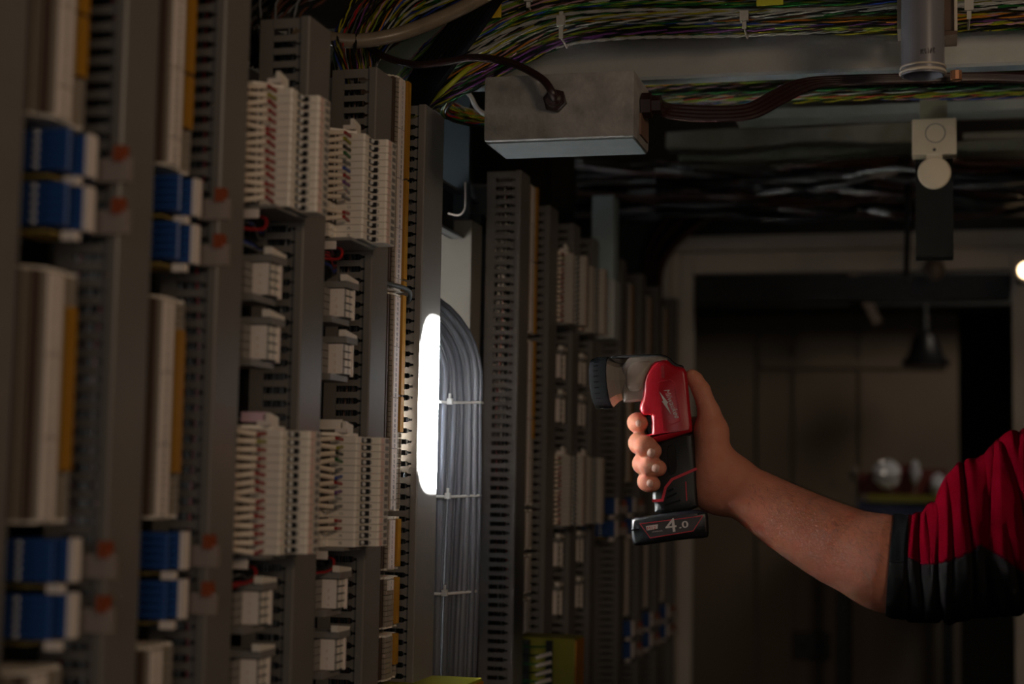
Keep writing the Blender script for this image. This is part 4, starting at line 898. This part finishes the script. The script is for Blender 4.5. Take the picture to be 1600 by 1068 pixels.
def cap_sdf(a, b, r1, r2, ys=1.0):
    """rounded cone; evaluated only near itself"""
    a = np.array(a); b = np.array(b); R = max(r1, r2)+.030
    lo = np.maximum(((np.minimum(a, b)-R-O_)/H_).astype(int), 0); hi = np.minimum(((np.maximum(a, b)+R-O_)/H_).astype(int)+1, N_)
    D = np.full(tuple(N_), BIG, np.float32)
    if (hi <= lo).any(): return D
    x = GX[lo[0]:hi[0]]-a[0]; y = GY[:, lo[1]:hi[1]]-a[1]; z = GZ[:, :, lo[2]:hi[2]]-a[2]; d = b-a; L = d@d
    tt = np.clip((x*d[0]+y*d[1]+z*d[2])/L, 0, 1) if L > 0 else 0*x*y*z
    D[lo[0]:hi[0], lo[1]:hi[1], lo[2]:hi[2]] = np.sqrt((x-tt*d[0])**2+((y-tt*d[1])/ys)**2+(z-tt*d[2])**2)-(r1+(r2-r1)*tt)
    return D
def smin(a, b, k):
    h = np.maximum(k-np.abs(a-b), 0)/k; return np.minimum(a, b)-h*h*k*.25
def chain(P, R, k=.003, ys=1.0):
    D = None
    for i in range(len(P)-1):
        c = cap_sdf(P[i], P[i+1], R[i], R[i+1], ys); D = c if D is None else smin(D, c, k)
    return D
J = lambda px, py, dy: tuple(TP(px, py, dy))
# palm: metacarpals fanning from the wrist behind the grip
palm = chain([J(1136, 744, .010), J(1068, 676, .044)], [.021, .0125])
for q in ([J(1132, 752, .012), J(1064, 698, .047)], [J(1128, 760, .012), J(1066, 724, .045)], [J(1122, 768, .008), J(1072, 748, .038)]):
    palm = smin(palm, chain(q, [.021, .0120]), .014)
palm = smin(palm, chain([J(1110, 712, .006), J(1107, 762, .004)], [.0165, .0185]), .014)      # heel of the hand
palm = smin(palm, chain([J(1117, 735, -.002), J(1112, 676, -.001)], [.0185, .0150]), .012)     # thenar
palm = smin(palm, chain([J(1112, 676, .000), J(1086, 668, .034)], [.0120, .0120]), .016)       # web
thumb = chain([J(1112, 672, .000), J(1108, 644, -.002), J(1095.5, 609, -.004), J(1086, 593, -.005), J(1081, 586, -.006)], [.0140, .0112, .0092, .0080, .0066], .004)
hand = smin(palm, thumb, .010)
fingers = [
    ([J(1068, 676, .044), J(1012, 661, .033), J(996, 660, .003), J(998, 661, -.008), J(1001, 661, -.0135)], [.0125, .0112, .0102, .0098, .0078]),
    ([J(1064, 698, .047), J(1008, 690, .036), J(999, 692, -.010), J(1010, 698, -.0275), J(1021, 704, -.0315)], [.0125, .0118, .0110, .0108, .0088]),
    ([J(1066, 724, .045), J(1012, 722, .034), J(1005, 724, -.011), J(1017, 728, -.0275), J(1029, 731, -.0315)], [.0122, .0115, .0108, .0105, .0086]),
    ([J(1072, 748, .038), J(1022, 750, .030), J(1011, 752, -.008), J(1014, 754, -.0245), J(1021, 756, -.0285)], [.0115, .0102, .0096, .0092, .0076])]
total = hand.copy()
for P, R in fingers:
    total = np.minimum(total, smin(chain(P, R, .004), palm, .008)) if False else smin(total, chain(P, R, .004), .0016)
ap_ = cat_rom([J(1134, 752, .006), J(1165, 769, .000), J(1232, 810, -.015), J(1312, 852, -.032), J(1390, 882, -.050)], 4)
arm = chain([tuple(p) for p in ap_], list(np.interp(np.linspace(0, 4, len(ap_)), range(5), [.0270, .0278, .0345, .0405, .0430])), .002)
total = smin(total, arm, .018)
total = smin(total, chain([J(1388, 881, -.050), J(1425, 886, -.056), J(1560, 838, -.075)], [.0425, .036, .038]), .02)
wr = chain([J(1150, 712, -.004), J(1148, 790, -.004)], [.004, .004])
V_, F_ = surface_nets(total, O_, H_)
skin = bpy.data.materials.new('skin'); skin.use_nodes = True; nt = skin.node_tree; bs = nt.nodes['Principled BSDF']
bs.inputs['Roughness'].default_value = .48; bs.inputs['Subsurface Weight'].default_value = .25; bs.inputs['Subsurface Radius'].default_value = (.008, .003, .0015); bs.inputs['Subsurface Scale'].default_value = .6
bs.inputs['Specular IOR Level'].default_value = .18
tc = nt.nodes.new('ShaderNodeTexCoord'); n1 = nt.nodes.new('ShaderNodeTexNoise'); n1.inputs['Scale'].default_value = 70; n1.inputs['Detail'].default_value = 6
rp_ = nt.nodes.new('ShaderNodeValToRGB'); rp_.color_ramp.elements[0].position = .32; rp_.color_ramp.elements[1].position = .7
rp_.color_ramp.elements[0].color = (.58, .225, .145, 1); rp_.color_ramp.elements[1].color = (.63, .265, .18, 1)
nt.links.new(tc.outputs['Object'], n1.inputs['Vector']); nt.links.new(n1.outputs['Fac'], rp_.inputs['Fac']); nt.links.new(rp_.outputs['Color'], bs.inputs['Base Color'])
vo = nt.nodes.new('ShaderNodeTexVoronoi'); vo.inputs['Scale'].default_value = 900; n2 = nt.nodes.new('ShaderNodeTexNoise'); n2.inputs['Scale'].default_value = 160; n2.inputs['Detail'].default_value = 5
mx = nt.nodes.new('ShaderNodeMath'); mx.operation = 'MULTIPLY_ADD'; mx.inputs[1].default_value = .35
nt.links.new(tc.outputs['Object'], vo.inputs['Vector']); nt.links.new(tc.outputs['Object'], n2.inputs['Vector']); nt.links.new(vo.outputs['Distance'], mx.inputs[0]); nt.links.new(n2.outputs['Fac'], mx.inputs[2])
bp = nt.nodes.new('ShaderNodeBump'); bp.inputs['Strength'].default_value = .35; bp.inputs['Distance'].default_value = .0012; nt.links.new(mx.outputs[0], bp.inputs['Height']); nt.links.new(bp.outputs['Normal'], bs.inputs['Normal'])
org = TP(1150, 760)
# relax the surface a little
V2 = V_.copy()
E_ = np.concatenate([F_[:, [0, 1]], F_[:, [1, 2]], F_[:, [2, 3]], F_[:, [3, 0]]]); dg = np.bincount(E_.ravel(), minlength=len(V2))[:, None]
for _ in range(2):
    s = np.zeros_like(V2)
    for k in range(3): s[:, k] = np.bincount(E_[:, 0], V2[E_[:, 1], k], len(V2)) + np.bincount(E_[:, 1], V2[E_[:, 0], k], len(V2))
    V2 = V2*.4+s/dg*.6
me = bpy.data.meshes.new('person'); me.from_pydata((V2-np.array(org)).tolist(), [], F_.tolist()); me.materials.append(skin); me.polygons.foreach_set('use_smooth', [True]*len(me.polygons)); me.update()
bm = bmesh.new(); bm.from_mesh(me); bmesh.ops.recalc_face_normals(bm, faces=bm.faces); bm.to_mesh(me); bm.free()
person = bpy.data.objects.new('person', me); COL.objects.link(person); person.location = org
tag(person, 'person reaching in with bare forearm and red-black work sleeve, gripping a torch', 'person')

def sdf_at(p):
    q = (np.array(p)-O_)/H_; i = q.astype(int)
    if (i < 0).any() or (i >= N_-1).any(): return .05
    f = q-i; v = 0
    for a in (0, 1):
        for b in (0, 1):
            for c in (0, 1): v += total[i[0]+a, i[1]+b, i[2]+c]*(f[0] if a else 1-f[0])*(f[1] if b else 1-f[1])*(f[2] if c else 1-f[2])
    return float(v)
def hit(px, py, Y0=1.56):
    r = np.array(ray(px, py)); s = Y0/r[1]; e = np.array(EYE)
    for _ in range(90):
        d = sdf_at(e+r*s)
        if d < .0001: return e+r*s
        s += max(d*.7, .0002)
        if s*r[1] > 1.76: return None
    return None
nail_m = mat('fingernail', (.74, .44, .35), .42)
for px, py, rx, ry, ang in ((997.5, 661.5, 4.6, 5.6, -8), (1017.5, 707, 6.2, 7.0, 20), (1024.5, 731, 6.2, 6.6, 12), (1015.5, 754.5, 5.2, 5.6, 8)):
    V = []; F = []; nu, nv = 12, 4; ca, sa = math.cos(math.radians(ang)), math.sin(math.radians(ang)); ok = True
    pts = []
    for j in range(nv+1):
        for i in range(nu):
            th = 2*math.pi*i/nu; rr = j/nv; ex = math.copysign(abs(math.cos(th))**.75, math.cos(th))*rx*rr; ey = math.copysign(abs(math.sin(th))**.75, math.sin(th))*ry*rr
            h = hit(px+ex*ca-ey*sa, py+ex*sa+ey*ca)
            if h is None: ok = False; break
            r = np.array(ray(px, py)); r /= np.linalg.norm(r); pts.append(h-r*(.0012*(1-rr**4)+.0001))
        if not ok: break
    if not ok: print('nail miss', px, py); continue
    b = MB(); b.add(pts, [(j*nu+i, j*nu+(i+1) % nu, (j+1)*nu+(i+1) % nu, (j+1)*nu+i) for j in range(nv) for i in range(nu)], nail_m); b.build('fingernail', person, smooth=True)

# forearm hair
hair_m = mat('hair_dark', (.05, .03, .02), .6)
Vw = V2; me.calc_loop_triangles(); nrm = np.empty(len(me.vertices)*3); me.vertices.foreach_get('normal', nrm); nrm = nrm.reshape(-1, 3)
wv = np.array(TP(1150, 760)); ev = np.array(TP(1400, 885, -.052)); ax_ = (ev-wv)/np.linalg.norm(ev-wv); sarm = (Vw-wv)@ax_
up_ = nrm@np.array([.3, -.35, .9]); cand = np.where((sarm > .02) & (sarm < .185) & (nrm[:, 1] < .5))[0]
pr = np.clip(.22+up_[cand]*.9, .05, 1)*np.clip((sarm[cand]-.01)/.06, .1, 1); pr /= pr.sum(); pick = rng.choice(cand, 3200, p=pr)
hv = []; hf = []
for i in pick:
    p = Vw[i]-org; n = nrm[i]; d = ax_*.8+np.array([0, -.1, -.55])+rng.normal(0, .35, 3); d -= n*(d@n); d /= np.linalg.norm(d); L = rng.uniform(.004, .010); sd = np.cross(d, n)*.00009
    q = [p, p+d*L*.4+n*L*.28, p+d*L*.8+n*L*.36, p+d*L+n*L*.30+rng.normal(0, .0006, 3)]; k = len(hv)
    for j, a in enumerate(q): hv += [a+sd*(1-j*.28), a-sd*(1-j*.28)]
    hf += [(k, k+1, k+3, k+2), (k+2, k+3, k+5, k+4), (k+4, k+5, k+7, k+6)]
me2 = bpy.data.meshes.new('arm_hair'); me2.from_pydata([tuple(a) for a in hv], [], hf); me2.materials.append(hair_m); ho = bpy.data.objects.new('arm_hair', me2); COL.objects.link(ho); ho.parent = person; tag(ho, kind='stuff')

# ------------------------------------------------------------------ sleeve
NS, NT = 330, 200
sx = np.array([1391, 1400, 1420, 1440, 1460, 1480, 1500, 1540, 1560, 1580, 1620, 1700, 1850, 2100])
tops = np.interp(sx, [1391, 1400, 1420, 1440, 1460, 1472, 1500, 1540, 1556, 1580, 1620, 1700, 1850, 2100], [810, 810, 811, 808, 790, 762, 734, 722, 700, 688, 680, 655, 630, 590])
bots = np.interp(sx, [1391, 1400, 1440, 1480, 1540, 1600, 1700, 1850, 2100], [954, 958, 963, 961, 950, 944, 930, 930, 960])
deps = np.interp(sx, [1391, 1500, 1600, 1850, 2100], [-.050, -.066, -.078, -.10, -.13])
skew = {1391: 0}
u = np.r_[np.linspace(1391, 1620, NS-40), np.linspace(1625, 2100, 40)]
cy = np.interp(u, sx, (tops+bots)/2); hh = np.interp(u, sx, (bots-tops)/2); dd = np.interp(u, sx, deps)
th = np.linspace(0, 2*np.pi, NT, endpoint=False)                 # 0 = top, pi/2 = towards the camera
# crease: (px at top, px at bottom, start angle, end angle, width, depth mm)
CR_ = [(1421, 1419, 0, 360, 2.2, 2.2), (1434, 1443, 10, 170, 3.0, 3.2), (1449, 1456, 20, 110, 2.5, 2.2), (1463, 1470, -40, 200, 3.6, 5.5), (1481, 1492, 5, 125, 3.0, 3.6), (1504, 1522, -20, 150, 3.6, 5.0), (1553, 1535, 0, 90, 5, 4.2), (1562, 1618, -10, 160, 5.5, 5.5), (1592, 1580, -20, 55, 4, 3.5), (1640, 1680, -30, 170, 7, 5), (1540, 1600, 85, 200, 5, 4.0), (1500, 1560, 100, 190, 4, 3.2), (1700, 1720, -30, 200, 9, 6)]
pts = np.zeros((NS, NT, 3)); dis = np.zeros((NS, NT))
deg = np.degrees(th); deg2 = np.where(deg > 270, deg-360, deg)
for j in range(NT):
    tfrac = np.clip(deg2[j]/180, 0, 1); r_ = np.zeros(NS)
    for xt, xb, a0, a1, wd, dp in CR_:
        x = xt+(xb-xt)*tfrac+2.0*math.sin(deg2[j]*.05+xt)
        m_ = min(1, max(0, (deg2[j]-a0)/14))*min(1, max(0, (a1-deg2[j])/22)) if a1 < 360 else 1
        e = (u-x)/wd
        r_ -= dp*m_*np.exp(-np.abs(e)**1.3)*np.where(u > x, 1, .75); r_ += dp*.32*m_*np.exp(-((u-x-wd*2.6)/(wd*2.0))**2)+dp*.24*m_*np.exp(-((u-x+wd*2.4)/(wd*1.8))**2)
    r_ += .5*np.sin(u*.11+deg2[j]*.04)+.35*np.sin(u*.23-deg2[j]*.07)
    dis[:, j] = r_
for i in range(NS):
    mmpx = (YT+dd[i])/2500*1.04; R = hh[i]*mmpx; c = np.array(onY(u[i], cy[i], YT+dd[i])); rr = R+dis[i]*.001
    pts[i, :, 0] = c[0]+.0; pts[i, :, 1] = c[1]-np.sin(th)*(rr*1.0); pts[i, :, 2] = c[2]+np.cos(th)*rr
    # cuff leans a little
    pts[i, :, 0] += -.004*np.cos(th)*-1*max(0, 1-(u[i]-1391)/60)
bound_x = [1418, 1440, 1465, 1500, 1522, 1530, 1545, 1570, 1600, 1700, 2100]; bound_y = [868, 880, 880, 868, 858, 848, 856, 872, 892, 930, 980]
fab_r = mat('sleeve_red', (.066, .0006, .0038), .9, var=.06, scale=20, bump=.35, bscale=1600, spec=.0)
fab_b = mat('sleeve_black', (.010, .0095, .0095), .95, bump=.5, bscale=1500, spec=.0); cuff_m = mat('cuff_black', (.006, .006, .0065), .95, bump=.6, bscale=900, spec=.0)
def pt(i, j, k=0):
    p = pts[i, j % NT]
    if k:
        c = pts[i].mean(0); d = p-c; d[0] = 0; p = p-d/np.linalg.norm(d)*k
    return p
fs = {'r': [], 'b': [], 'c': []}
def pxy(p):
    d = Vector(p)-EYE; z = d.dot(_F); return 800+FPX*d.dot(CR)/z, 534-FPX*d.dot(CU)/z
for i in range(NS-1):
    for j in range(NT):
        q = pts[i, j]; X, Yp = pxy(q); dg_ = deg2[j]
        if u[i] < 1417 and dg_ < 82: key = 'c'
        else:
            vis = 0 <= dg_ <= 180
            key = 'b' if (Yp > np.interp(X, bound_x, bound_y) if vis else np.cos(th[j]) < -.15) or u[i] < 1417 else 'r'
        fs[key].append((i*NT+j, i*NT+(j+1) % NT, (i+1)*NT+(j+1) % NT, (i+1)*NT+j))
allv = pts.reshape(-1, 3)-np.array(org)
for key, nm, m_ in (('r', 'sleeve', fab_r), ('b', 'sleeve_panel', fab_b), ('c', 'cuff', cuff_m)):
    F = np.array(fs[key]); us, inv = np.unique(F, return_inverse=True); me3 = bpy.data.meshes.new(nm); me3.from_pydata(allv[us].tolist(), [], inv.reshape(F.shape).tolist()); me3.materials.append(m_)
    bm = bmesh.new(); bm.from_mesh(me3); bmesh.ops.recalc_face_normals(bm, faces=bm.faces); bm.to_mesh(me3); bm.free()
    me3.polygons.foreach_set('use_smooth', [True]*len(me3.polygons)); o = bpy.data.objects.new(nm, me3); COL.objects.link(o); o.parent = person
    md = o.modifiers.new('thickness', 'SOLIDIFY'); md.thickness = .0022; md.offset = 0
    o['label'] = {'r': 'red sleeve', 'b': 'black lower panel of the sleeve', 'c': 'black ribbed cuff'}[key]
bpy.context.view_layer.update()
